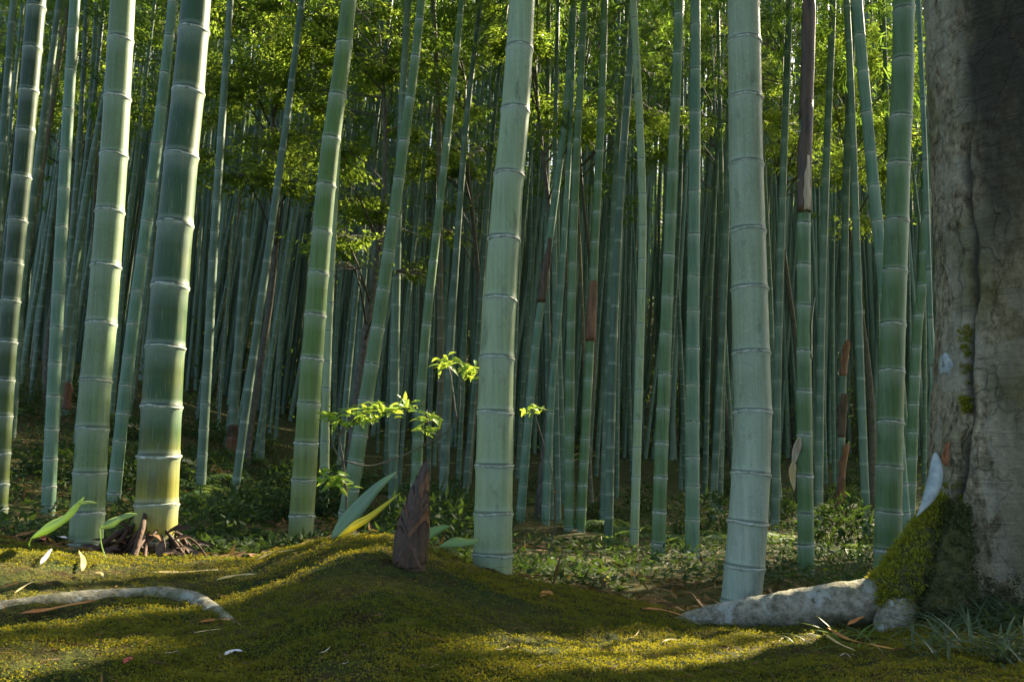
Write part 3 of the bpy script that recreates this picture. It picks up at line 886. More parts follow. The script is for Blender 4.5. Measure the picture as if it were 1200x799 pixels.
def gap(px):
    k = sum(px > q[0] for q in LM)
    if k == 0: return 'left of the dark edge culm'
    if k == len(LM): return 'between the tree-side culm and the big tree'  # also given to the added unseen culms past the right edge
    return f'between {LM[k - 1][1]} and {LM[k][1]} culms'
def lean_of(px): return random.gauss(0.035, 0.03) + 0.05 * math.exp(-((px - 290) / 110.0) ** 2)
FL = []
for (px, d, x) in fill:
    ln = lean_of(px)
    dead = random.random() < 0.07
    if dead: ln += random.uniform(-0.16, 0.10)
    FL.append([px, d, x, ln, gap(px + F * ln * 1.3 / d), 'dead' if dead else 'near' if d < 13.5 else 'far'])
for f in FL:
    same = sorted([g_ for g_ in FL if g_[4:6] == f[4:6]], key=lambda q: q[0])
    n, i = len(same), same.index(f)
    if f[5] == 'dead':
        if n == 1: lab = f'only dead grey brown leafless bamboo {f[4]}'
        else: lab = f'{ORD[i] if i < n - 1 else "rightmost"} of the {NUM[n - 1]} dead grey brown bamboos {f[4]}'
    elif f[5] == 'near':
        if n == 1: lab = f'only nearer slender bamboo {f[4]}'
        elif n <= 8: lab = f'{ORD[i] if i < n - 1 else "rightmost"} of the {NUM[n - 1]} nearer slender bamboos {f[4]}'
        else: lab = f'nearer slender bamboo in the stand {f[4]}'
    else:
        lab = f'far thin bamboo deep in the stand {f[4]}' if n > 1 else f'only far thin bamboo {f[4]}'
    f.append(lab); f.append({'near': 'nearer', 'far': 'far', 'dead': 'dead'}[f[5]] + ' bamboos ' + f[4])
for (px, d, x, lean, gp_, cl_, lab, grp) in FL:
    g = gz(x, d)
    dead = cl_ == 'dead'
    o = bpy.data.objects.new('bamboo_culm', random.choice(DEADS if dead else STEMS))
    o.location = (x, d, g)
    sc_ = random.uniform(0.62, 1.02)
    zs = random.uniform(0.85, 1.05) if d < 14 else random.uniform(0.95, 1.25)
    o.rotation_euler = (random.gauss(-0.01, 0.03), lean, random.choice([0, 0, random.uniform(-0.6, 0.6)]))
    o.scale = (sc_, sc_, zs)
    link(o)
    tag(o, lab, 'bamboo', grp)
    # crown: its foot shows somewhere between just below and above the frame's upper third
    if not dead and random.random() < 0.93:
        py0 = random.triangular(-260, 285, 80)
        z0 = max(2.4, min(float(zpix(py0, d)) - g, 9.5)) if px < 1195 else random.uniform(2.3, 5.0)  # unseen crowns past the right edge hang low, added to shade the moss
        c = bpy.data.objects.new('crown', random.choice(CROWNS if d < 15 else CROWNS_BIG))
        cs = random.uniform(0.85, 1.15)
        c.location = (0, 0, z0 / zs)
        c.rotation_euler = (0, 0, random.uniform(0, 6.28))
        c.scale = (cs / sc_, cs / sc_, cs * random.uniform(0.8, 1.1) / zs)
        link(c, o)

# the mass farther back, too many to count
acc_v, acc_f, ND, HT, n0 = [], [], [], [], 0
for k in range(2300):
    d = 21 + 32 * random.random() ** 1.2
    px = random.uniform(-150, 1330)
    x = (px - 600) / F * d
    g = gz(x, d)
    H = random.uniform(13, 19)
    ln = random.gauss(0.05, 0.03) + 0.05 * math.exp(-((px - 290) / 110.0) ** 2)
    z = np.linspace(-0.3, H, 12)
    pts = np.stack([x + ln * z + 0.15 * np.sin(z * 0.3 + k), d + 0 * z, g + z], 1)
    V, Fs = tube(pts, np.linspace(0.058, 0.014, 12) * random.uniform(0.8, 1.2), 6, cap=False)
    acc_v.append(V); acc_f.append(Fs[0] + n0); n0 += len(V)
    HT.append(np.repeat(z, 6))
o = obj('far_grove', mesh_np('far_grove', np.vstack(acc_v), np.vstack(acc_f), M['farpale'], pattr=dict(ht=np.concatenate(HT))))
tag(o, 'mass of thin bamboo stems fading into the dark depth of the grove', 'bamboo grove', kind='stuff')

def far_leaves():
    n = 260000
    d = 20 + 42 * rng.random(n) ** 0.7
    px = rng.uniform(-250, 1420, n)
    x = (px - 600) / F * d
    py = 400 - 600 * rng.random(n) ** 0.7 - 60 * rng.random(n)
    clump = fbm(px / 42.0, py / 34.0 + d * 0.3, 31, 3)
    keep = clump > -0.05 + 0.22 * np.clip((py - 230) / 110, 0, 1)
    d, x, py = d[keep], x[keep], py[keep]
    z = zpix(py, d)
    # low growth over the far slope
    m = 36000
    d2 = rng.uniform(17, 60, m); x2 = (rng.uniform(-250, 1420, m) - 600) / F * d2
    z2 = ground_z(x2, d2) + rng.uniform(0, 1, m) ** 2 * 1.8
    x, z, d = np.concatenate([x, x2]), np.concatenate([z, z2]), np.concatenate([d, d2])
    n = len(d)
    dv = rng.normal(0, 1, (n, 3)) * np.array([1, 1, 0.5]) + np.array([0, 0, -0.3])
    V, Q = leaves_np(np.stack([x, d, z], 1), dv, rng.normal(0, 0.5, (n, 3)) + np.array([0, 0, 1]), d / 45 * rng.uniform(0.2, 0.42, n), d / 45 * rng.uniform(0.06, 0.12, n), 0.2, 1)
    return mesh_np('far_foliage', V, Q, M['bleaf'], False, fattr={'rnd': rng.uniform(0, 1, n)})
o = obj('far_foliage', far_leaves())
tag(o, 'far-off mass of sunlit bamboo foliage closing the view behind the stems', 'foliage', kind='stuff')

# ------------------------------------------------------------------ understory trees with layered leaf sprays
def understory_tree(px, d, H, label, sprays, lean=0.0):
    x = (px - 600) / F * d
    b = Vector((x, d, gz(x, d)))
    root = empty('understory_tree', b)
    tag(root, label, 'tree', 'understory trees among the bamboo')
    zz = np.linspace(-0.1, H, 16)
    tr = np.stack([lean * zz + 0.10 * np.sin(zz * 1.1 + px), 0.08 * np.cos(zz * 0.9 + px), zz], 1)
    V, Fs = tube(tr, np.linspace(0.055, 0.012, 16), 8)
    obj('trunk', mesh_np('trunk', V, Fs, M['twig']), root)
    acc = Acc(); B, D, Nn = [], [], []
    tw = Acc()
    for (spx, spy, rad, dd) in sprays:
        for _ in range(2):
            if random.random() < 0.46: WIN.append((P(spx + random.uniform(-30, 30), spy + random.uniform(-12, 12), d + dd), rad * random.uniform(0.2, 0.55)))
        c = np.array(P(spx, spy, d + dd) - b)
        t0 = np.array([np.interp(max(0.6, c[2] - 0.35 - 0.2 * rad), zz, tr[:, k]) for k in range(3)])
        tw.add(*tube(np.array([t0, (t0 * 0.45 + c * 0.55) + np.array([0, 0, 0.05]), c]), [0.014, 0.009, 0.004], 5, cap=False))
        nbr = int(12 + rad * 14)
        for k in range(nbr):
            az = rng.uniform(0, 6.28)
            ln = rad * rng.uniform(0.45, 1.1)
            e = c + np.array([math.cos(az), math.sin(az) * 0.9, rng.uniform(-0.28, 0.18)]) * ln
            tw.add(*tube(np.array([c, (c + e) / 2 + [0, 0, 0.03], e]), [0.004, 0.003, 0.001], 3, cap=False))
            for q in range(int(34 * max(1, rad / 0.5))):
                u = rng.uniform(0.2, 1.08)
                B.append(c + (e - c) * u + rng.normal(0, 0.035, 3))
                D.append((e - c) / ln * 0.6 + np.array([rng.normal(0, .7), rng.normal(0, .7), rng.normal(-0.25, .2)]))
    B, D = np.array(B), np.array(D); n = len(B)
    V, Q = leaves_np(B, D, rng.normal(0, 0.35, (n, 3)) + [0, 0, 1], rng.uniform(0.045, 0.085, n), rng.uniform(0.017, 0.032, n), 0.18, 1)
    acc.add(V, Q, rng.uniform(0, 1, n))
    obj('crown', acc.mesh('crown', M['mleaf'], False), root)
    obj('branch', tw.mesh('branch', M['twig']), root)
    return root

def sprays(x0, x1, y0, y1, n, r=(0.35, 0.75), dd=1.2):
    return [(random.uniform(x0, x1), random.uniform(y0, y1), random.uniform(*r), random.uniform(-dd, dd)) for _ in range(n)]
understory_tree(300, 10.5, 5.2, 'small leafy tree with layered sprays left of the olive culm', sprays(225, 380, -60, 215, 26), 0.02)
understory_tree(425, 9.0, 4.6, 'small tree with bright yellow green sprays between olive and leaning culms', sprays(385, 480, 80, 330, 14, (0.22, 0.5)) + sprays(300, 470, -60, 120, 10), 0.02)
understory_tree(552, 11.5, 5.4, 'small tree with sunlit yellow sprays left of the central pale culm', sprays(490, 590, -40, 290, 24, (0.3, 0.65)), 0.0)
understory_tree(60, 12.5, 6.0, 'leafy understory tree behind the culms at far left', sprays(-60, 190, -80, 150, 24, (0.4, 0.8)), 0.01)
understory_tree(205, 14.5, 7.0, 'leafy understory tree seen between the thick grey and the yellow-footed culms', sprays(120, 290, -80, 150, 22, (0.4, 0.8)), 0.01)
understory_tree(690, 13.5, 6.5, 'dark leafy understory tree right of the central pale culm', sprays(625, 780, -80, 230, 30, (0.4, 0.8)), 0.0)
understory_tree(640, 9.5, 4.8, 'fine leafed tree rising close behind the right side of the central pale culm', sprays(590, 700, -60, 170, 14, (0.3, 0.6)), 0.0)
understory_tree(930, 12.5, 6.5, 'dark leafy understory tree behind the culm with the dark sheath', sprays(830, 1010, -80, 210, 30, (0.4, 0.8)), 0.0)
understory_tree(850, 15.5, 7.5, 'leafy understory tree showing left of the thick waxy culm', sprays(750, 900, -90, 180, 24, (0.5, 0.9)), 0.0)
understory_tree(1012, 11.5, 5.2, 'leafy understory tree with yellow sprays left of the big tree', sprays(950, 1090, 20, 270, 20, (0.3, 0.6)), 0.0)

# ------------------------------------------------------------------ undergrowth on the slope
def shrub_mesh(seed, h=0.5, r=0.4, n=650, L=(0.05, 0.10), Wd=0.45, mat='shrub'):
    rg = np.random.default_rng(seed)
    u = rg.normal(0, 1, (n, 3)); u /= np.linalg.norm(u, axis=1)[:, None]
    rad = rg.uniform(0.25, 1, n) ** 0.5 * (0.75 + 0.5 * vnoise(u[:, 0] * 2 + 5, u[:, 1] * 2 + u[:, 2] * 2 + 5, seed))
    B = u * rad[:, None] * np.array([r, r, h * 0.5]) + np.array([0, 0, h * 0.45])
    B[:, 2] = np.abs(B[:, 2])
    D = u * 0.8 + rg.normal(0, 0.5, (n, 3)) + np.array([0, 0, 0.05])
    Ln = rg.uniform(*L, n)
    V, Q = leaves_np(B, D, rg.normal(0, 0.5, (n, 3)) + [0, 0, 1], Ln, Ln * Wd * rg.uniform(0.7, 1.1, n), 0.25, 1)
    acc = Acc(); acc.add(V, Q, rg.uniform(0, 1, n))
    return acc.mesh('shrub', M[mat], False)

def fern_mesh(seed, n=11, L=0.55):
    rg = np.random.default_rng(seed)
    acc = Acc()
    for k in range(n):
        az = k * 2.4 + rg.uniform(-.3, .3)
        h = np.array([math.cos(az), math.sin(az), 0]); sd = np.array([-h[1], h[0], 0])
        ln = L * rg.uniform(0.7, 1.1)
        ts = np.linspace(0, 1, 20)
        rise = rg.uniform(0.5, 0.95)
        pts = h * (ln * ts * 0.85)[:, None] + np.array([0, 0, 1]) * (ln * (rise * ts - 0.75 * ts * ts))[:, None]
        acc.add(*tube(pts, 0.0025, 3, cap=False))
        tt = ts[3:]; p = pts[3:]
        pw = 0.16 * ln / 0.5 * np.sin(np.pi * (0.12 + 0.86 * tt)) + 0.01
        for sgn in (-1, 1):
            dv = sd * sgn + h * 0.45 + rg.normal(0, .08, (len(tt), 3)) + np.array([0, 0, -0.15])
            V, Q = leaves_np(p, dv, np.tile([0, 0, 1.0], (len(tt), 1)), pw, np.full(len(tt), 0.026), 0.15, 1)
            acc.add(V, Q)
    return acc.mesh('fern', M['fern'], False)
SHRUBS = [shrub_mesh(s) for s in (1, 2, 3)] + [shrub_mesh(4, 0.38, 0.5, 600, (0.08, 0.15), 0.3)]
FERNS = [fern_mesh(s) for s in (1, 2, 3)]
UZ = [(250, 'left slope'), (470, 'slope behind the sapling'), (700, 'floor behind the central pale culm'), (3000, 'floor behind the waxy culm')]
for k in range(150):
    px = random.uniform(-40, 1120)
    d = random.choice([random.uniform(4.0, 8), random.uniform(6, 13), random.uniform(9, 18)])
    x = (px - 600) / F * d
    if any((x - q[0]) ** 2 + (d - q[1]) ** 2 < 0.03 for q in NEAR): continue
    if px > 540 and d < 7.0 and random.random() < 0.8: continue
    fern = random.random() < 0.5
    o = bpy.data.objects.new('fern' if fern else 'undergrowth_shrub', random.choice(FERNS if fern else SHRUBS))
    z = next(q for q in UZ if px < q[0])[1]
    o.location = (x, d, gz(x, d) - 0.02)
    s = random.uniform(0.45, 0.95) * (0.75 if d < 6 else 1.0)
    o.scale = (s, s, s * random.uniform(0.7, 1.1)); o.rotation_euler = (0, 0, random.uniform(0, 6.28))
    link(o)
    if fern: tag(o, f'arching green fern growing on the {z}', 'fern', f'ferns on the {z}')
    else: tag(o, f'low leafy shrub growing on the {z}', 'shrub', f'low shrubs on the {z}')

def litter():
    n = 12000
    d = 3.0 + 20 * rng.random(n) ** 1.7
    px = rng.uniform(-120, 1320, n)
    x = (px - 600) / F * d
    d2 = 5.5 + 10 * rng.random(9000); x2 = (rng.uniform(-80, 450, 9000) - 600) / F * d2
    x, d = np.concatenate([x, x2]), np.concatenate([d, d2]); n = len(x)
    z = ground_z(x, d) + rng.uniform(0.003, 0.04, n)
    B = np.stack([x, d, z], 1)
    D = rng.normal(0, 1, (n, 3)) * [1, 1, 0.22]
    L = rng.uniform(0.04, 0.10, n)
    V, Q = leaves_np(B, D, rng.normal(0, 0.3, (n, 3)) + [0, 0, 1], L, L * rng.uniform(0.13, 0.3, n), 0.1, 1)
    return mesh_np('leaf_litter', V, Q, M['litterleaf'], False, fattr={'rnd': rng.uniform(0, 1, n)})
M['litterleaf'] = mat_leaf('litter_leaf', (0.06, 0.035, 0.012), (0.22, 0.12, 0.035), (0.20, 0.16, 0.04), 0.2, 0.7)
tag(obj('leaf_litter', litter()), 'dry brown bamboo leaf litter scattered over the forest floor', 'leaf litter', kind='stuff')

def ground_cover():
    n = 75000
    d = 3.4 + 14 * rng.random(n) ** 1.5
    px = rng.uniform(-120, 1320, n)
    x = (px - 600) / F * d
    keep = fbm(x * 1.1, d * 1.1, 77, 3) > -0.02
    d2 = 5.0 + 11 * rng.random(42000); x2 = (rng.uniform(-80, 480, 42000) - 600) / F * d2
    k2 = fbm(x2 * 1.4, d2 * 1.4, 78, 3) > -0.08
    x, d = np.concatenate([x[keep], x2[k2]]), np.concatenate([d[keep], d2[k2]]); n = len(x)
    B = np.stack([x, d, ground_z(x, d) + rng.uniform(0.0, 0.07, n)], 1)
    D = rng.normal(0, 1, (n, 3)) * [1, 1, 0.4] + [0, 0, 0.35]
    L = rng.uniform(0.02, 0.055, n)
    V, Q = leaves_np(B, D, rng.normal(0, 0.4, (n, 3)) + [0, 0, 1], L, L * rng.uniform(0.25, 0.5, n), 0.15, 1)
    return mesh_np('ground_cover', V, Q, M['shrub'], False, fattr={'rnd': rng.uniform(0, 1, n)})
tag(obj('ground_cover', ground_cover()), 'low green ground cover plants on the slope behind the moss', 'ground cover', kind='stuff')

# ------------------------------------------------------------------ moss on the mound
def moss():
    n = 150000
    d = 1.35 + 2.1 * rng.random(n) ** 1.25
    px = rng.uniform(-40, 1240, n)
    x = (px - 600) / F * d
    dens = fbm(x * 4, d * 4, 41, 3)
    keep = rng.random(n) < np.clip(0.62 + dens * 3.0, 0.05, 1)
    x, d, dens = x[keep], d[keep], dens[keep]
    n = len(x)
    z = ground_z(x, d) + 0.018 * fbm(x * 36, d * 36, 5, 2) - 0.002
    B0 = np.stack([x, d, z], 1)
    patch = np.clip(0.5 + 2.0 * fbm(x * 2.2, d * 2.2, 55, 3), 0, 1)
    Vs, Qs, rn, off = [], [], [], 0
    for k in range(4):
        B = B0 + np.concatenate([rng.normal(0, 0.004, (n, 2)), rng.uniform(0, 0.008, (n, 1))], 1)
        D = rng.normal(0, 1, (n, 3)); D[:, 2] = np.abs(D[:, 2]) * 0.55 + 0.12
        L = rng.uniform(0.003, 0.0068, n)
        V, Q = leaves_np(B, D, rng.normal(0, 1, (n, 3)), L, L * rng.uniform(0.4, 0.6, n), 0.3, 1)
        Vs.append(V); Qs.append(Q + off); off += len(V)
        rn.append(np.clip(patch * 0.8 + rng.normal(0, 0.3, n) - 0.05, 0, 1))
    return mesh_np('moss', np.vstack(Vs), np.vstack(Qs), M['mosstuft'], False, fattr={'rnd': np.concatenate(rn)})
tag(obj('moss', moss()), 'golden green moss carpet covering the foreground mound', 'moss', kind='stuff')

def moss_debris():
    n = 2800
    d = 1.35 + 1.9 * rng.random(n) ** 1.2
    x = (rng.uniform(-30, 1230, n) - 600) / F * d
    z = ground_z(x, d) + 0.018 * fbm(x * 36, d * 36, 5, 2) + rng.uniform(0.003, 0.010, n)
    D = rng.normal(0, 1, (n, 3)) * [1, 1, 0.18]
    L = rng.uniform(0.008, 0.065, n) * rng.uniform(0.5, 1, n)
    V, Q = leaves_np(np.stack([x, d, z], 1), D, rng.normal(0, 0.4, (n, 3)) + [0, 0, 1], L, rng.uniform(0.0012, 0.004, n), 0.1, 1)
    return mesh_np('moss_debris', V, Q, M['litterleaf'], False, fattr={'rnd': rng.uniform(0, 1, n)})
tag(obj('moss_debris', moss_debris()), 'brown needles and crumbs of dry leaf strewn over the moss', 'leaf debris', kind='stuff')

# ------------------------------------------------------------------ big tree on the right
TD = 2.72
TB = P(1252, 690, TD)
tb = Vector((TB.x, TB.y, gz(TB.x, TB.y) - 0.03))
tree = empty('big_tree', tb)
tag(tree, 'massive old tree with grey brown lichened bark and a mossy root at the right edge', 'tree')
TR = 0.318
def furrow_at(z): return -2.70 + 0.05 * np.sin(z * 4.0) + 0.03 * np.sin(z * 13.0 + 1) + 0.012 * np.sin(z * 37.0) - 0.16 * np.clip((0.8 - z), 0, 1)
def trunk_r(th, z):
    r = TR * (1 + 0.030 * np.cos(3 * th + 0.6) + 0.02 * np.cos(5 * th + 2.0 + z * 0.8))
    r = r + 0.012 * np.sin(z * 2.2 + th * 2)
    # furrow running down the camera side
    fr = furrow_at(z)
    dth = (th - fr + np.pi) % (2 * np.pi) - np.pi
    r = r - 0.026 * np.exp(-(dth / 0.045) ** 2) * np.clip((1.75 - z) / 0.4, 0, 1) + 0.014 * np.exp(-(dth / 0.25) ** 2)
    # flare with buttress towards the left
    fl = np.exp(-np.clip(z, 0, None) / 0.16)
    ld = (th - 3.35 + np.pi) % (2 * np.pi) - np.pi
    r = r + fl * (0.05 + 0.16 * np.exp(-(ld / 0.42) ** 2) + 0.05 * np.cos(4 * th + 1))
    r = r + 0.04 * np.clip(z - 1.8, 0, 3) ** 2 * 0 - 0.012 * np.clip(z - 0.5, 0, 6)
    return r
zz = np.concatenate([np.linspace(-0.15, 2.2, 420), np.linspace(2.25, 7.5, 40)])
th = np.arange(420) / 420 * 2 * np.pi
ZZ, TH = np.meshgrid(zz, th, indexing='ij')
RR = trunk_r(TH, ZZ)
RR = RR + 0.012 * fbm(TH * 9, ZZ * 7, 61, 3) + 0.008 * fbm(TH * 26, ZZ * 34, 62, 4) + 0.005 * np.clip(fbm(TH * 3, ZZ * 60, 65, 3), -0.1, 0.1) * 2
def xo(z): return 0.02 * np.sin(z * 1.3) - 0.045 * np.exp(-((z - 0.42) / 0.35) ** 2)
VX = np.cos(TH) * RR + xo(ZZ); VY = np.sin(TH) * RR
V = np.stack([VX, VY, ZZ], -1).reshape(-1, 3)
nn = len(th)
i = np.arange(len(zz) - 1)[:, None] * nn; j = np.arange(nn)[None, :]; j2 = (j + 1) % nn
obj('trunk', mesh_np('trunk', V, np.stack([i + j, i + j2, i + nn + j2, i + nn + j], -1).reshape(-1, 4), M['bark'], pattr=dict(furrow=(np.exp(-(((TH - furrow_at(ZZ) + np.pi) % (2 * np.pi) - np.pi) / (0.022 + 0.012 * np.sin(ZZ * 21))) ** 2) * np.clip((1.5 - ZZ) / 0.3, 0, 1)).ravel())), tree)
def on_trunk(px, py, lift=0.004):
    """the point of the trunk's near side seen at a photo pixel (local to the tree), and its outward direction"""
    best = None
    for d in np.linspace(TD - 0.55, TD + 0.1, 330):
        p = P(px, py, d) - tb
        a = math.atan2(p.y, p.x - float(xo(p.z)))
        rr = float(trunk_r(np.array(a), np.array(p.z)))
        if math.hypot(p.x - float(xo(p.z)), p.y) <= rr:
            best = p; break
    if best is None:
        best = P(px, py, TD - 0.05) - tb; a = math.atan2(best.y, best.x)
    o = Vector((math.cos(a), math.sin(a), 0))
    return best + o * lift, o
def patch(name, px, py, wpx, hpx, mat, seed, rot=0.0, lift=0.009, thick=0.004):
    """an irregular flake lying on the bark"""
    rg = random.Random(seed)
    n, m = 22, 5
    V, Q, T = [], [], []
    c, o = on_trunk(px, py, lift + thick)
    V.append(c)
    for r in range(1, m + 1):
        for k in range(n):
            a = k / n * 2 * math.pi
            rad = r / m * (1 + 0.12 * math.sin(a * 3 + seed) + 0.10 * math.sin(a * 5 + seed * 2.3) + 0.07 * math.sin(a * 9 + seed))
            dx, dy = math.cos(a) * rad * wpx * 0.5, math.sin(a) * rad * hpx * 0.5
            qx = dx * math.cos(rot) - dy * math.sin(rot); qy = dx * math.sin(rot) + dy * math.cos(rot)
            V.append(on_trunk(px + qx, py + qy, (lift + thick * (1 - (r / m) ** 3)) if r < m else -0.004)[0])
    T = [[0, 1 + k, 1 + (k + 1) % n] for k in range(n)]
    for r in range(m - 1):
        for k in range(n):
            a = 1 + r * n
            Q.append([a + k, a + (k + 1) % n, a + n + (k + 1) % n, a + n + k])
    return obj(name, mesh_np(name, np.array([list(v) for v in V]), [np.array(Q), np.array(T)], M[mat]), tree)

def wedge_scar():
    """pale bare scar above the mossy buttress"""
    outline = [(1092, 533), (1098, 548), (1097, 565), (1092, 580), (1083, 590), (1074, 600), (1068, 606), (1072, 596), (1080, 580), (1084, 560), (1086, 545)]
    return outline

# ------------------------------------------------------------------ roots
def root_part(name, pts, rad, mat, parent, sides=20, seed=0, offset=None, flat=1.0):
    poly = smooth_poly([np.array(p) for p in pts], 70 if sides < 16 else 150)
    S = np.linspace(0, 1, len(poly))
    r = np.interp(S, np.linspace(0, 1, len(rad)), rad)
    th = np.arange(sides) / sides
    wob = 1 + 0.17 * fbm(th[None, :] * 6 + 0 * S[:, None], S[:, None] * 14 + 0 * th[None, :], seed, 3) + 0.09 * fbm(th[None, :] * 22, S[:, None] * 60, seed + 3, 3)
    V, Fs = tube(poly, r, sides, wob=wob)
    if offset is not None: V = V - np.array(offset)
    return obj(name, mesh_np(name, V, Fs, M[mat]), parent)
rp = [P(1118, 706, 2.60), P(1085, 698, 2.54), P(1040, 704, 2.50), P(990, 709, 2.50), P(930, 716, 2.52), P(870, 723, 2.55), P(812, 731, 2.58), P(775, 745, 2.6)]
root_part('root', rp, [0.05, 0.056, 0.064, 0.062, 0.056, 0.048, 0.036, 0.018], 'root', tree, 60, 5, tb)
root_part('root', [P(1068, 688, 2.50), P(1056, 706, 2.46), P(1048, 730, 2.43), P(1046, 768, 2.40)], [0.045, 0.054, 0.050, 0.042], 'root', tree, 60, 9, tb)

patch('lichen_patch', 1108, 427, 13, 27, 'lichen', 1, 0.0, 0.006, 0.0015)
loose_leaf('bark_flap', [P(1096, 530, 2.52) - tb, P(1095, 556, 2.48) - tb, P(1088, 582, 2.46) - tb, P(1074, 605, 2.455) - tb], 0.040, 'lichen', tree, -0.7, (-0.75, -1, 0.1))
patch('bark_wound', 1109, 532, 8, 30, 'wound', 6, 0.15, 0.003, 0.002)
def moss_bits(name, spots, mat, parent, n_per, size, org):
    acc = Acc()
    for (c, o, spread) in spots:
        c = np.array(c); o = np.array(o)
        B = c + rng.normal(0, spread, (n_per, 3))
        D = rng.normal(0, 0.7, (n_per, 3)) + o
        L = rng.uniform(0.6, 1.3, n_per) * size
        V, Q = leaves_np(B, D, rng.normal(0, 1, (n_per, 3)), L, L * 0.5, 0.3, 1)
        acc.add(V, Q, rng.uniform(0, 1, n_per))
    return obj(name, acc.mesh(name, M[mat], False), parent)
spots = []
for k in range(64):
    px, py = 1134 + random.gauss(0, 3.0), random.choice([random.uniform(375, 450), random.uniform(465, 482)])
    p, o = on_trunk(px, py, 0.002); spots.append((p, o, 0.004))
moss_bits('moss_patch', spots, 'mossbright', tree, 26, 0.008, tb)
# moss collar over the left buttress
poly = [(1020, 690), (1040, 655), (1058, 628), (1075, 606), (1098, 612), (1108, 640), (1106, 670), (1092, 700), (1060, 700), (1035, 700)]
def inside(x, y, pl):
    c = False
    for k in range(len(pl)):
        x1, y1 = pl[k]; x2, y2 = pl[k - 1]
        if (y1 > y) != (y2 > y) and x < (x2 - x1) * (y - y1) / (y2 - y1) + x1: c = not c
    return c
# buttress body under the moss
bt = [P(1103, 586, 2.60), P(1090, 622, 2.54), P(1073, 660, 2.50), P(1054, 694, 2.48), P(1040, 716, 2.48)]
root_part('root', bt, [0.020, 0.045, 0.062, 0.074, 0.07], 'mossbody', tree, 40, 15, tb)
root_part('root', [P(1125, 590, 2.50), P(1118, 640, 2.47), P(1110, 690, 2.44), P(1104, 725, 2.40)], [0.015, 0.040, 0.060, 0.06], 'mossbody', tree, 40, 25, tb)
spots2, spots3 = [], []
bpoly = smooth_poly([np.array(p - tb) for p in bt], 70)
brad = np.interp(np.linspace(0, 1, len(bpoly)), np.linspace(0, 1, 5), [0.020, 0.045, 0.062, 0.074, 0.07])
bt_, ba_, bb_ = frames(bpoly)
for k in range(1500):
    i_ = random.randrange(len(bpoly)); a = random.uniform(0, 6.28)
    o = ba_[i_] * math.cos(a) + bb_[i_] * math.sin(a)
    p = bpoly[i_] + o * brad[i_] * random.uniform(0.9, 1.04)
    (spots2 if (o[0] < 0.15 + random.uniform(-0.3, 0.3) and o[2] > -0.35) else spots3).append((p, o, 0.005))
for k in range(170):      # moss thinning out up the bark
    px = random.uniform(1080, 1128); py = 640 - 75 * random.random() ** 2.2
    p, o = on_trunk(px, py, 0.0); spots2.append((p, o, 0.004))
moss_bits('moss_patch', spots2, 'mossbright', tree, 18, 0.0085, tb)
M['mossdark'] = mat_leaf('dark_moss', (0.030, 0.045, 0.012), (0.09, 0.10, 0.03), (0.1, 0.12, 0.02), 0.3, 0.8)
sp5 = smooth_poly([np.array(P(*q) - tb) for q in ((1125, 590, 2.50), (1118, 640, 2.47), (1110, 690, 2.44), (1104, 725, 2.40))], 60)
t5, a5, b5 = frames(sp5)
for k in range(420):
    i_ = random.randrange(len(sp5)); a = random.uniform(0, 6.28); o = a5[i_] * math.cos(a) + b5[i_] * math.sin(a)
    spots3.append((sp5[i_] + o * np.interp(i_ / len(sp5), [0, .33, .66, 1], [0.015, 0.040, 0.060, 0.06]), o, 0.006))
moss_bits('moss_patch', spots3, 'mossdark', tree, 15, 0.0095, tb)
# thin dark moss and algae around the trunk's foot
spots4 = []
for k in range(420):
    px, py = random.uniform(1070, 1200), 735 - 60 * random.random() ** 2.0
    p, o = on_trunk(px, py, 0.0); spots4.append((p, o, 0.008))
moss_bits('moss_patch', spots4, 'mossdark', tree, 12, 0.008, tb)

# limbs and crown of the big tree, above the frame: they shade the trunk and the mound
acc = Acc(); B = []
for k in range(9):
    az = k * 0.7 + random.uniform(-.2, .2)
    ln = random.uniform(1.8, 3.6)
    s = Vector((0, 0, random.uniform(4.0, 7.3)))
    e = s + Vector((math.cos(az) * ln, math.sin(az) * ln, random.uniform(0.4, 1.6)))
    mid = (s + e) / 2 + Vector((0, 0, 0.35))
    pl = smooth_poly([np.array(s), np.array(mid), np.array(e)], 16)
    V, Fs = tube(pl, np.linspace(0.09, 0.02, len(pl)), 8)
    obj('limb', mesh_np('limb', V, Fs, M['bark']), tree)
    for q in range(20):
        u = random.uniform(0.2, 1.15)
        c = np.array([np.interp(min(u, 1), np.linspace(0, 1, len(pl)), pl[:, q2]) for q2 in range(3)]) + rng.normal(0, 0.55, 3) * [1, 1, 0.5]
        if c[2] < 2.6: continue
        B.append(c + rng.normal(0, 0.17, (60, 3)))
B = np.vstack(B); n = len(B)
V, Q = leaves_np(B, rng.normal(0, 1, (n, 3)) * [1, 1, 0.5], rng.normal(0, 0.4, (n, 3)) + [0, 0, 1], rng.uniform(0.06, 0.10, n), rng.uniform(0.03, 0.05, n), 0.2, 1)
acc.add(V, Q, rng.uniform(0, 1, n))
obj('crown', acc.mesh('crown', M['mleaf'], False), tree)

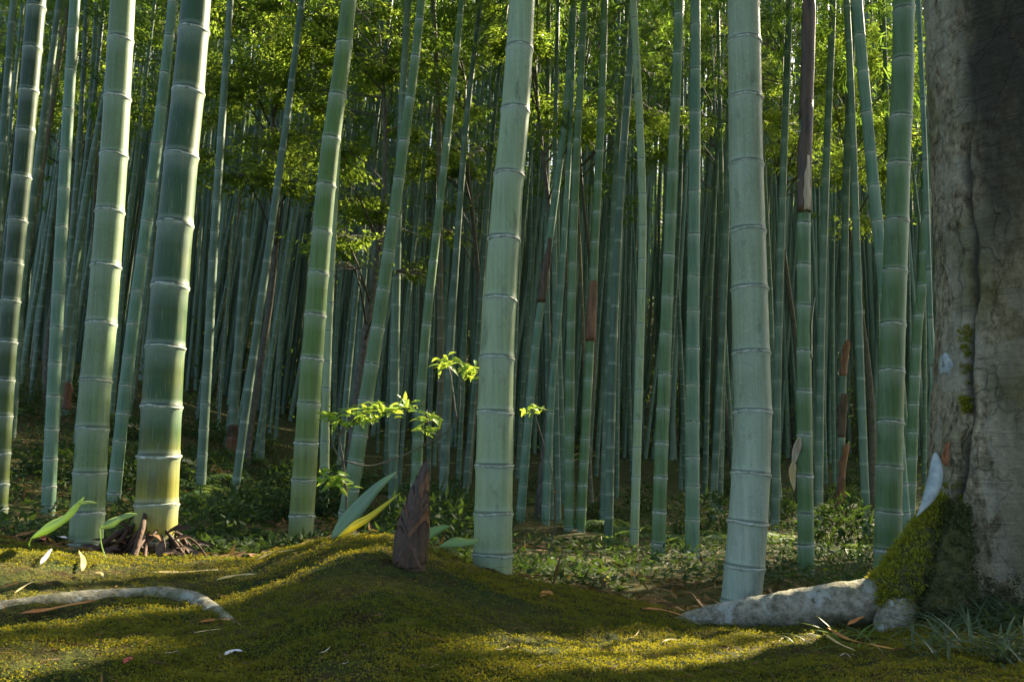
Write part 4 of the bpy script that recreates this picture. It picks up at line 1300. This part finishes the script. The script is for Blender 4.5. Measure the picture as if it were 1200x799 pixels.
# ------------------------------------------------------------------ bamboo shoot
sp = G(480, 664)
shoot = empty('bamboo_shoot', sp)
tag(shoot, 'pointed dark brown bamboo shoot wrapped in overlapping sheaths on the moss crest', 'bamboo shoot')
def px2m(n, d): return n * d / F
SHH = px2m(122, sp.y); SR = px2m(20.5, sp.y)
tipx = px2m(19, sp.y)
def shoot_axis(t): return np.array([tipx * t ** 1.7, 0.0, SHH * t])
def shoot_r(t): return SR * float(np.interp(t, [0, .2, .41, .55, .66, .82, .93, 1], [0.98, .97, .88, .74, .585, .36, .18, .03]))
ts = np.linspace(-0.05, 1, 30)
V, Fs = tube(np.array([shoot_axis(max(t, 0)) + [0, 0, min(t, 0) * 0.3] for t in ts]), [shoot_r(max(t, 0)) * 0.93 for t in ts], 20)
M['shootcore'] = mat_simple('shoot_core', (0.03, 0.016, 0.008), (0.09, 0.05, 0.02), 6, 0.6, (10, 10, 1), 0.4, 0.004)
M['shootsheath'] = mat_simple('shoot_sheath', (0.013, 0.008, 0.003), (0.070, 0.036, 0.012), 7, 0.6, (22, 22, 1.5), 0.5, 0.002, c3=(0.10, 0.045, 0.016), s3=120)
M['shootlip'] = mat_simple('shoot_sheath_red', (0.045, 0.020, 0.006), (0.21, 0.090, 0.022), 7, 0.6, (22, 22, 1.5), 0.5, 0.002)
obj('core', mesh_np('core', V, Fs, M['shootcore']), shoot)
for k in range(13):
    t0 = -0.02 + 0.70 * (k / 13.0)
    t1 = min(1.0, t0 + 0.40 - 0.10 * k / 13)
    face = -1.57 + (1.15 if k % 2 else -1.15) + random.uniform(-.35, .35)
    V = []
    n, m = 14, 12
    for a in range(n + 1):
        u = a / n
        t = t0 + (t1 - t0) * u
        half = (1.75 * (1 - u) ** 0.75 + 0.03)
        r = shoot_r(max(t, 0)) * 0.88 + 0.0006 + 0.00040 * (13 - k) + 0.0010 * u ** 3
        for b in range(m + 1):
            an = face + (b / m * 2 - 1) * half
            edge = abs(b / m * 2 - 1)
            rr = r + 0.0012 * edge ** 4
            V.append(shoot_axis(max(t, 0)) + np.array([math.cos(an) * rr, math.sin(an) * rr, 0.002 * math.sin(b * 1.9)]))
    Q = [[a * (m + 1) + b, a * (m + 1) + b + 1, (a + 1) * (m + 1) + b + 1, (a + 1) * (m + 1) + b] for a in range(n) for b in range(m)]
    o = obj('sheath', mesh_np('sheath', np.array(V), np.array(Q), M['shootlip' if k in (3, 6, 9, 11, 12) else 'shootsheath']), shoot)
    md = o.modifiers.new('thickness', 'SOLIDIFY'); md.thickness = 0.0012
    if k < 8: continue
    # little pointed tongue at the tip
    e = np.array(V[-(m + 1) // 2])
    out = np.array([math.cos(face) * .3, math.sin(face) * .3, 0.95])
    Vb, Qb = blade(e - out * 0.002, out, (0, 0, 1), 0.010, 0.004, 0.2, 5)
    obj('sheath_tip', mesh_np('sheath_tip', Vb, Qb, M['shootlip'], fattr={'rnd': np.full(len(Qb), .5)}), o)

# ------------------------------------------------------------------ broad leaf plants on the crest
def leaf_px(pts, dd, width, mat, root, base, name='leaf', curl=-0.35, normal=(0.1, -0.8, 0.6)):
    return loose_leaf(name, [P(a, b, c) - base for (a, b), c in zip(pts, dd)], width, mat, root, curl, normal)
def stem_px(pts, dd, r, mat, root, base, name='stem'):
    pl = smooth_poly([np.array(P(a, b, c) - base) for (a, b), c in zip(pts, dd)], 24)
    V, Fs = tube(pl, np.linspace(r, r * 0.5, len(pl)), 6)
    return obj(name, mesh_np(name, V, Fs, M[mat]), root)

b = G(395, 632); b.z -= 0.01
pl1 = empty('broad_leaf_plant', b); d0 = b.y
tag(pl1, 'broad leaf plant with one long grey green and one yellow blade left of the shoot', 'plant')
leaf_px([(388, 632), (412, 602), (437, 575), (464, 552)], [d0, d0 + .03, d0 + .05, d0 + .05], px2m(19, d0), 'broadgrey', pl1, b)
leaf_px([(394, 630), (418, 613), (437, 602), (470, 576)], [d0 - .05, d0 - .06, d0 - .05, d0 - .02], px2m(10, d0), 'yellowleaf', pl1, b, curl=-0.6)
stem_px([(380, 642), (386, 636), (392, 628)], [d0, d0, d0], 0.003, 'broadgrey', pl1, b)
b = G(522, 652); b.z -= 0.01; d0 = b.y
pl2 = empty('broad_leaf_plant', b)
tag(pl2, 'broad leaf plant with two flat pale green blades between shoot and central culm', 'plant')
leaf_px([(514, 640), (533, 633), (552, 634), (562, 631)], [d0, d0 - .02, d0 - .03, d0 - .03], px2m(17, d0), 'broad', pl2, b, normal=(0, -0.55, 0.85))
leaf_px([(500, 632), (508, 622), (518, 618), (528, 616)], [d0 + .02, d0 + .03, d0 + .03, d0 + .03], px2m(12, d0), 'broad', pl2, b)
stem_px([(516, 656), (510, 645), (505, 634)], [d0, d0, d0], 0.002, 'broad', pl2, b)
b = G(60, 650); b.z -= 0.01; d0 = b.y
pl3 = empty('broad_leaf_plant', b)
tag(pl3, 'arching bright green leaf reaching over the foot of the thick grey green culm', 'plant')
leaf_px([(36, 630), (58, 616), (80, 603), (98, 582)], [d0 - .05, d0 - .08, d0 - .1, d0 - .1], px2m(15, d0), 'broad', pl3, b)
leaf_px([(92, 590), (102, 588), (114, 589)], [d0 - .1, d0 - .1, d0 - .1], px2m(4, d0), 'broad', pl3, b)
stem_px([(36, 645), (34, 637), (38, 629)], [d0, d0 - .03, d0 - .05], 0.002, 'broad', pl3, b)
b = G(130, 652); b.z -= 0.01; d0 = b.y - 0.02
pl4 = empty('broad_leaf_plant', b)
tag(pl4, 'small plant with one flat green leaf pointing at the yellow-footed culm', 'plant')
leaf_px([(117, 618), (130, 611), (144, 605), (160, 601)], [d0, d0, d0, d0], px2m(17, d0), 'broad', pl4, b, normal=(0, -0.6, 0.8))
stem_px([(124, 655), (119, 638), (117, 618)], [d0, d0, d0], 0.002, 'broad', pl4, b)

# rotten roots at the yellow-footed culm, with small plants
fb = cF[2]
stump = empty('rotten_stump', Vector((fb.x + 0.01, fb.y - 0.05, gz(fb.x, fb.y - 0.05))))
tag(stump, 'dark red brown rotten roots clumped round the yellow-footed culm', 'stump')
so = stump.location
for k in range(46):
    a = -3.3 + 3.4 * random.random()
    r0_, r1_ = 0.060, random.uniform(0.08, 0.19)
    hgt = random.uniform(0.02, 0.13) * (1.15 if a < -1.4 else 0.75)
    c0 = Vector((fb.x, fb.y, fb.z)) - so
    j = lambda q: Vector((random.uniform(-q, q), random.uniform(-q, q), random.uniform(-q, q)))
    p0 = c0 + Vector((math.cos(a) * r0_, math.sin(a) * r0_, hgt))
    a2 = a + random.uniform(-.35, .35)
    p1 = c0 + Vector((math.cos(a2) * (r0_ + r1_) / 2, math.sin(a2) * (r0_ + r1_) / 2, hgt * random.uniform(0.4, 0.8))) + j(0.012)
    e = c0 + Vector((math.cos(a2) * r1_, math.sin(a2) * r1_, 0))
    e.z = gz(e.x + so.x, e.y + so.y) - so.z - 0.01
    rr = random.uniform(0.003, 0.009)
    root_part('root', [p0, p1, e], [rr * 0.6, rr, rr * 0.8], 'stump', stump, 8, k)
for k in range(34):
    a = random.uniform(-3.2, 0.3); r_ = random.uniform(0.06, 0.16)
    c = Vector((fb.x + math.cos(a) * r_, fb.y + math.sin(a) * r_, 0)); c.z = gz(c.x, c.y) + random.uniform(0.0, 0.09) * (1 - (r_ - 0.06) / 0.12)
    d = Vector((math.cos(a) * 0.8 + random.gauss(0, .5), math.sin(a) * 0.5, random.uniform(-0.4, 0.8)))
    Vb, Qb = blade(c - so, d, (random.gauss(0, .4), -0.5, 1), random.uniform(0.04, 0.09), random.uniform(0.014, 0.034), 0.5, 6, twist=random.uniform(-1, 1))
    obj('sheath', mesh_np('sheath', Vb, Qb, M[random.choice(['stump', 'stump', 'sheathdark', 'sheath'])]), stump)

def leafy_plant(name, px, py, label, n, L, h, mat, cat='plant', group=None, dd=0.0, w=0.4):
    b = G(px, py); b.y += dd; b.z = gz(b.x, b.y) - 0.005
    r = empty(name, b); tag(r, label, cat, group)
    la, sa = Acc(), Acc()
    for k in range(n):
        a = k * 2.4; ln = L * random.uniform(0.6, 1.1)
        e = np.array([math.cos(a) * h * 0.6 * random.random(), math.sin(a) * h * 0.6 * random.random(), h * random.uniform(0.5, 1.1)])
        sa.add(*tube(np.array([[0, 0, 0], e * 0.5 + [0, 0, h * 0.1], e]), 0.0012, 4, cap=False))
        V, Q = blade(e, (math.cos(a), math.sin(a) - 0.2, random.uniform(-0.1, 0.5)), (0, -0.3, 1), ln, ln * w, 0.35, 6)
        la.add(V, Q, random.random())
    obj('leaves', la.mesh('leaves', M[mat]), r); obj('stem', sa.mesh('stem', M['twig']), r)
    return r
leafy_plant('small_plant', 193, 648, 'small yellow green plant sprouting beside the rotten roots', 9, 0.032, 0.035, 'yellowleaf')
for k, (px, py) in enumerate([(150, 652), (212, 654), (225, 650), (240, 656), (253, 653), (236, 648), (266, 658), (200, 656)]):
    leafy_plant('small_plant', px, py, 'tiny bright green ground plant in the row right of the rotten roots', 8, 0.020, 0.014, 'bright', 'plant', 'tiny plants beside the rotten roots')

# ------------------------------------------------------------------ bright sapling
sd = 3.5
sx = (402 - 600) / F * sd
sb = Vector((sx, sd, gz(sx, sd)))
sap = empty('maple_sapling', sb)
tag(sap, 'slim sapling with bright yellow green leaf sprays behind the moss crest', 'sapling')
def S(px, py, dd=0.0): return np.array(P(px, py, sd + dd) - sb)
ta = Acc()
main = [(404, 640), (406, 585), (402, 540), (398, 510), (412, 492), (432, 480), (470, 478)]
ta.add(*tube(smooth_poly([S(*p) for p in main], 40), np.linspace(0.006, 0.002, 43 if False else len(smooth_poly([S(*p) for p in main], 40))), 6))
for br in ([(402, 545), (390, 520), (385, 490)], [(405, 580), (395, 562), (388, 555)], [(398, 510), (420, 488), (428, 478)], [(460, 480), (490, 476), (496, 470)],
           [(402, 540), (440, 545), (500, 520), (535, 492), (540, 440)], [(535, 492), (528, 440), (522, 424)], [(540, 450), (552, 440), (560, 434)], [(500, 520), (502, 500), (500, 480)]):
    pl = smooth_poly([S(*p) for p in br], 16); ta.add(*tube(pl, np.linspace(0.0035, 0.0014, len(pl)), 5))
obj('stem', ta.mesh('stem', M['twig']), sap)
def spray(root, cpts, mat='bright', L=(0.034, 0.062), org=S, n=26, sx_=14, sy_=6):
    la = Acc(); B, D = [], []
    for (px, py) in cpts:
        for k in range(n):
            B.append(org(px + random.gauss(0, sx_ * 0.55), py + random.gauss(0, sy_ * 0.6), random.uniform(-.06, .06)))
            D.append([random.gauss(0, 1), random.gauss(0, .7), random.gauss(-0.1, 0.3)])
    B, D = np.array(B), np.array(D); m = len(B)
    Ln = rng.uniform(*L, m)
    V, Q = leaves_np(B, D, rng.normal(0, 0.3, (m, 3)) + [0, -0.45, 0.9], Ln, Ln * 0.36, 0.2, 2)
    la.add(V, Q, np.repeat(rng.uniform(0, 1, m), 6))
    return obj('leaf_spray', la.mesh('leaf_spray', M[mat], True), root)
for c in ([(388, 486), (396, 492)], [(415, 480), (430, 483), (424, 492)], [(440, 476), (450, 484)], [(466, 478), (480, 474)], [(385, 554), (394, 560), (400, 568)],
          [(520, 426), (530, 423)], [(552, 436), (560, 432)], [(502, 490), (500, 503)]):
    for c_ in c: spray(sap, [c_], n=15, sx_=12, sy_=6)
# second sapling, farther, right of the central culm
sd2 = 4.6; sx2 = (640 - 600) / F * sd2
sb2 = Vector((sx2, sd2, gz(sx2, sd2)))
sap2 = empty('maple_sapling', sb2); tag(sap2, 'tiny sapling with a single yellow green spray right of the central pale culm', 'sapling')
def S2(px, py, dd=0.0): return np.array(P(px, py, sd2 + dd) - sb2)
pl = smooth_poly([np.array([0, 0, 0]), S2(652, 590), S2(640, 530), S2(626, 482)], 20)
V, Fs = tube(pl, np.linspace(0.004, 0.0015, len(pl)), 6); obj('stem', mesh_np('stem', V, Fs, M['twig']), sap2)
for c_ in ((622, 480), (632, 478)): spray(sap2, [c_], org=S2, n=14, sx_=10, sy_=4, L=(0.035, 0.055))

# ------------------------------------------------------------------ things lying on the moss
def lying(name, pxs, width_px, mat, label, cat, group=None, lift=0.012, curl=0.25):
    pts = [G(*p) for p in pxs]
    b = pts[0].copy()
    o = loose_leaf(name, [p - b + Vector((0, 0, lift * (0.7 + 0.25 * k))) for k, p in enumerate(pts)], width_px * pts[0].y / F, mat, None, curl, (0, -0.25, 1))
    o.location = b
    return tag(o, label, cat, group)
# grey lichened root across the left of the mound
pts = [G(-40, 716), G(10, 709), (G(60, 703)), G(130, 698), G(190, 697), G(228, 704), G(252, 716), G(276, 728)]
lo = pts[0].copy()
log = empty('exposed_root', lo)
tag(log, 'grey lichen-spotted root arching across the moss at lower left', 'root')
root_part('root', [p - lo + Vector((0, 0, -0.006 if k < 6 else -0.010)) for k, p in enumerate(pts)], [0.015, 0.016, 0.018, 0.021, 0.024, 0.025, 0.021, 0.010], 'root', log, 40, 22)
lying('dead_leaf', [(22, 724), (60, 720), (112, 711)], 9, 'orange', 'long orange brown dead leaf lying in front of the lichen-spotted root', 'leaf')
lying('dead_leaf', [(47, 668), (54, 660), (60, 653)], 6, 'white', 'short bleached curled leaf standing on the moss at left', 'leaf', lift=0.02)
lying('dead_leaf', [(96, 675), (97, 664), (92, 652)], 6, 'straw', 'pale narrow leaf below the thick grey green culm', 'leaf', lift=0.015)
lying('dead_leaf', [(52, 634), (66, 637), (78, 644)], 7, 'white', 'whitish dry sheath at the crest between dark edge culm and grey culm', 'leaf', lift=0.03)
lying('dead_leaf', [(42, 632), (48, 637), (52, 645)], 8, 'red', 'dark red dry sheath scrap on the crest at left', 'leaf', lift=0.025)
lying('twig', [(16, 700), (28, 693), (40, 688)], 3, 'straw', 'short straw coloured twig above the lichen-spotted root', 'twig', lift=0.012)
lying('twig', [(0, 694), (10, 692), (22, 690)], 4, 'orange', 'orange brown twig at the left edge above the lichen-spotted root', 'twig')
lying('dead_leaf', [(110, 675), (118, 677), (121, 684)], 4, 'straw', 'tiny hooked straw leaf above the middle of the lichen-spotted root', 'leaf')
lying('dead_leaf', [(252, 684), (275, 680), (300, 679)], 6, 'straw', 'long straw blade lying flat right of the lichen-spotted root', 'leaf')
lying('dead_leaf', [(176, 672), (215, 673), (258, 670)], 5, 'straw', 'faded flat blade on the moss below the rotten roots', 'leaf', lift=0.006)
lying('dead_leaf', [(300, 660), (318, 653), (345, 650)], 4, 'straw', 'thin curved stalk on the moss at the olive culm', 'leaf')
lying('dead_leaf', [(262, 773), (272, 769), (284, 771)], 7, 'white', 'small pale lilac leaf lying alone on the lower left moss', 'leaf', lift=0.010)
lying('dead_leaf', [(145, 785), (150, 781), (155, 784)], 7, 'red', 'small red leaf on the moss near the bottom edge at left', 'leaf')
lying('dead_leaf', [(635, 703), (641, 698), (648, 703)], 9, 'orange', 'small orange leaf on the crest right of the central pale culm', 'leaf', lift=0.012)
lying('dead_leaf', [(232, 733), (250, 731), (272, 731)], 6, 'orange', 'rusty leaf scrap under the right end of the lichen-spotted root', 'leaf', lift=0.008)
lying('dead_leaf', [(226, 746), (240, 744), (262, 743)], 2.5, 'straw', 'fine straw needle below the right end of the lichen-spotted root', 'leaf', lift=0.008)
lying('twig', [(752, 717), (775, 720), (806, 730)], 5, 'orange', 'orange brown twig on the crest left of the big tree root', 'twig', lift=0.014)
lying('dead_leaf', [(700, 690), (710, 684), (716, 676)], 6, 'yellowleaf', 'yellow leaf standing on the crest right of the leaning teal culm', 'leaf', lift=0.02)
for k in range(12):      # stray bamboo leaves on the moss
    px, py = random.uniform(120, 1000), random.uniform(735, 792)
    q = random.uniform(8, 20)
    lying('dead_leaf', [(px, py), (px + q * 0.5, py - random.uniform(-3, 4)), (px + q, py - random.uniform(-5, 7))], random.uniform(1.6, 2.6), random.choice(['straw', 'sheathpale', 'sheathpale', 'orange']), 'thin stray bamboo leaf scattered on the foreground moss', 'leaf', 'stray leaves on the foreground moss', lift=0.008)

# orange sunlit fallen sheaths on the slope
def fallen_sheath(px, py, w_px, mat, label, dd=0.0):
    b = G(px, py); b.z += 0.07
    w_ = w_px * b.y / F
    o = loose_leaf('fallen_sheath', [Vector((-w_ / 2, 0.02, 0.09)), Vector((-w_ * 0.2, 0, 0.085)), Vector((w_ * 0.15, 0, 0.05)), Vector((w_ / 2, -0.02, 0.04))], w_ * 0.26, mat, None, 0.5, (0.1, -0.8, 0.6))
    o.location = b
    tag(o, label, 'dry sheath')
fallen_sheath(258, 570, 36, 'orange', 'large orange fallen sheath glowing on the slope right of the yellow-footed culm')
fallen_sheath(160, 515, 26, 'straw', 'pale yellow fallen sheath on the slope behind the leaning slender culm')
fallen_sheath(222, 560, 22, 'straw', 'yellow fallen sheath close to the yellow-footed culm on the slope')
fallen_sheath(660, 590, 24, 'orange', 'orange fallen sheath on the floor behind the upright row right of centre')

# grass at the foot of the big tree
def grass_tuft(name, px, py, label, n, L, W, mat, cat, spread, bend=(0.4, 0.9), group=None, dd=0):
    b = G(px, py); b.z -= 0.005
    r = empty(name, b); tag(r, label, cat, group)
    for k in range(n):
        a = random.uniform(0, 6.28)
        o = Vector((random.gauss(0, spread), random.gauss(0, spread * 0.5), 0))
        o.z = gz(b.x + o.x, b.y + o.y) - b.z - 0.004
        dv = (math.cos(a) * 0.8, math.sin(a) * 0.8 - 0.1, random.uniform(0.5, 1.3))
        ln = L * random.uniform(0.6, 1.15)
        V, Q = blade(o, dv, (0, 0, 1), ln, W, random.uniform(*bend), 9, 0.3, prof=lambda t: (0.55 + 0.45 * math.sin(math.pi * t)) * (1 - t ** 3))
        obj('blade', mesh_np('blade', V, Q, M[mat], fattr={'rnd': np.full(len(Q), random.random())}), r)
    return r
for (px, py, n) in ((1150, 735, 26), (1190, 730, 30), (1172, 765, 26), (1120, 742, 20), (1205, 775, 22), (1092, 760, 14), (1112, 722, 18), (1140, 716, 16), (1180, 718, 18)):
    lab = {1150: 'dark arching grass tuft against the middle of the big trunk foot', 1190: 'dark arching grass tuft under the right side of the big trunk',
           1172: 'lower dark grass tuft in front of the big trunk', 1120: 'dark grass tuft in the hollow beside the mossy root collar',
           1205: 'dark grass tuft in the bottom right corner', 1092: 'sparse dark grass tuft below the cut grey root', 1112: 'dark grass tuft pressed against the mossy root collar, behind the hollow',
           1140: 'short dark grass tuft touching the left of the trunk foot', 1180: 'short dark grass tuft touching the bark at the right of the trunk foot'}[px]
    grass_tuft('grass_tuft', px, py, lab, int(n * 2.2), 0.14, 0.007, 'darkgrass', 'grass tuft', 0.05)
grass_tuft('grass_tuft', 985, 752, 'fresh green grass tuft in front of the grey root', 14, 0.11, 0.008, 'grass', 'grass tuft', 0.03, (0.3, 0.7))
grass_tuft('grass_tuft', 1010, 762, 'short green grass tuft beside the orange dead stalks', 12, 0.07, 0.007, 'grass', 'grass tuft', 0.03)
grass_tuft('grass_tuft', 940, 756, 'thin grass tuft left of the orange dead stalks', 7, 0.07, 0.005, 'grass', 'grass tuft', 0.03)
lying('dead_stalk', [(970, 742), (992, 758), (1020, 770), (1050, 779)], 6, 'orange', 'long orange dead stalk sloping down in front of the grey root', 'stalk', lift=0.02)
lying('dead_stalk', [(966, 748), (984, 764), (1004, 776)], 4, 'straw', 'straw coloured dead stalk lying beside the orange one', 'stalk', lift=0.018)
lying('dead_stalk', [(994, 742), (1004, 740), (1014, 739)], 6, 'orange', 'short orange leaf stalk among the fresh green grass', 'stalk', lift=0.03)

# ------------------------------------------------------------------ gaps cut into the crowns to aim the sun at chosen spots
def open_gaps():
    bpy.context.view_layer.update()
    Wp = np.array([list(p) for p, r in WIN]); Wr = np.array([r for p, r in WIN]); S_ = np.array(SUNV)
    cut_ = 0
    for o in list(sc.objects):
        if o.type != 'MESH' or not o.name.startswith(('crown', 'far_foliage')): continue
        me = o.data; Mw = np.array(o.matrix_world)
        n = len(me.vertices)
        V = np.empty(n * 3, np.float32); me.vertices.foreach_get('co', V); V = V.reshape(-1, 3)
        X = V @ Mw[:3, :3].T + Mw[:3, 3]
        c = (X.max(0) + X.min(0)) / 2; R_ = np.linalg.norm(X.max(0) - X.min(0)) / 2
        v = c - Wp; t = v @ S_; dist = np.linalg.norm(v - t[:, None] * S_, axis=1)
        idx = np.nonzero((dist < R_ + Wr) & (t > -R_))[0]
        if not len(idx): continue
        m = len(me.polygons)
        tot = np.empty(m, np.int32); me.polygons.foreach_get('loop_total', tot)
        if not (tot == 4).all(): continue
        li = np.empty(m * 4, np.int32); me.loops.foreach_get('vertex_index', li); Q = li.reshape(-1, 4)
        C = X[Q].mean(1)
        bad = np.zeros(m, bool)
        for i in idx:
            v = C - Wp[i]; t = v @ S_
            bad |= (t > 0.75) & (np.linalg.norm(v - t[:, None] * S_, axis=1) < Wr[i])
        if bad.any():
            rn = np.empty(m, np.float32); me.attributes['rnd'].data.foreach_get('value', rn)
            used, inv = np.unique(Q[~bad], return_inverse=True)
            o.data = mesh_np(me.name.split('.')[0], V[used], inv.reshape(-1, 4), me.materials[0], False, fattr={'rnd': rn[~bad]})
            cut_ += int(bad.sum())
open_gaps()
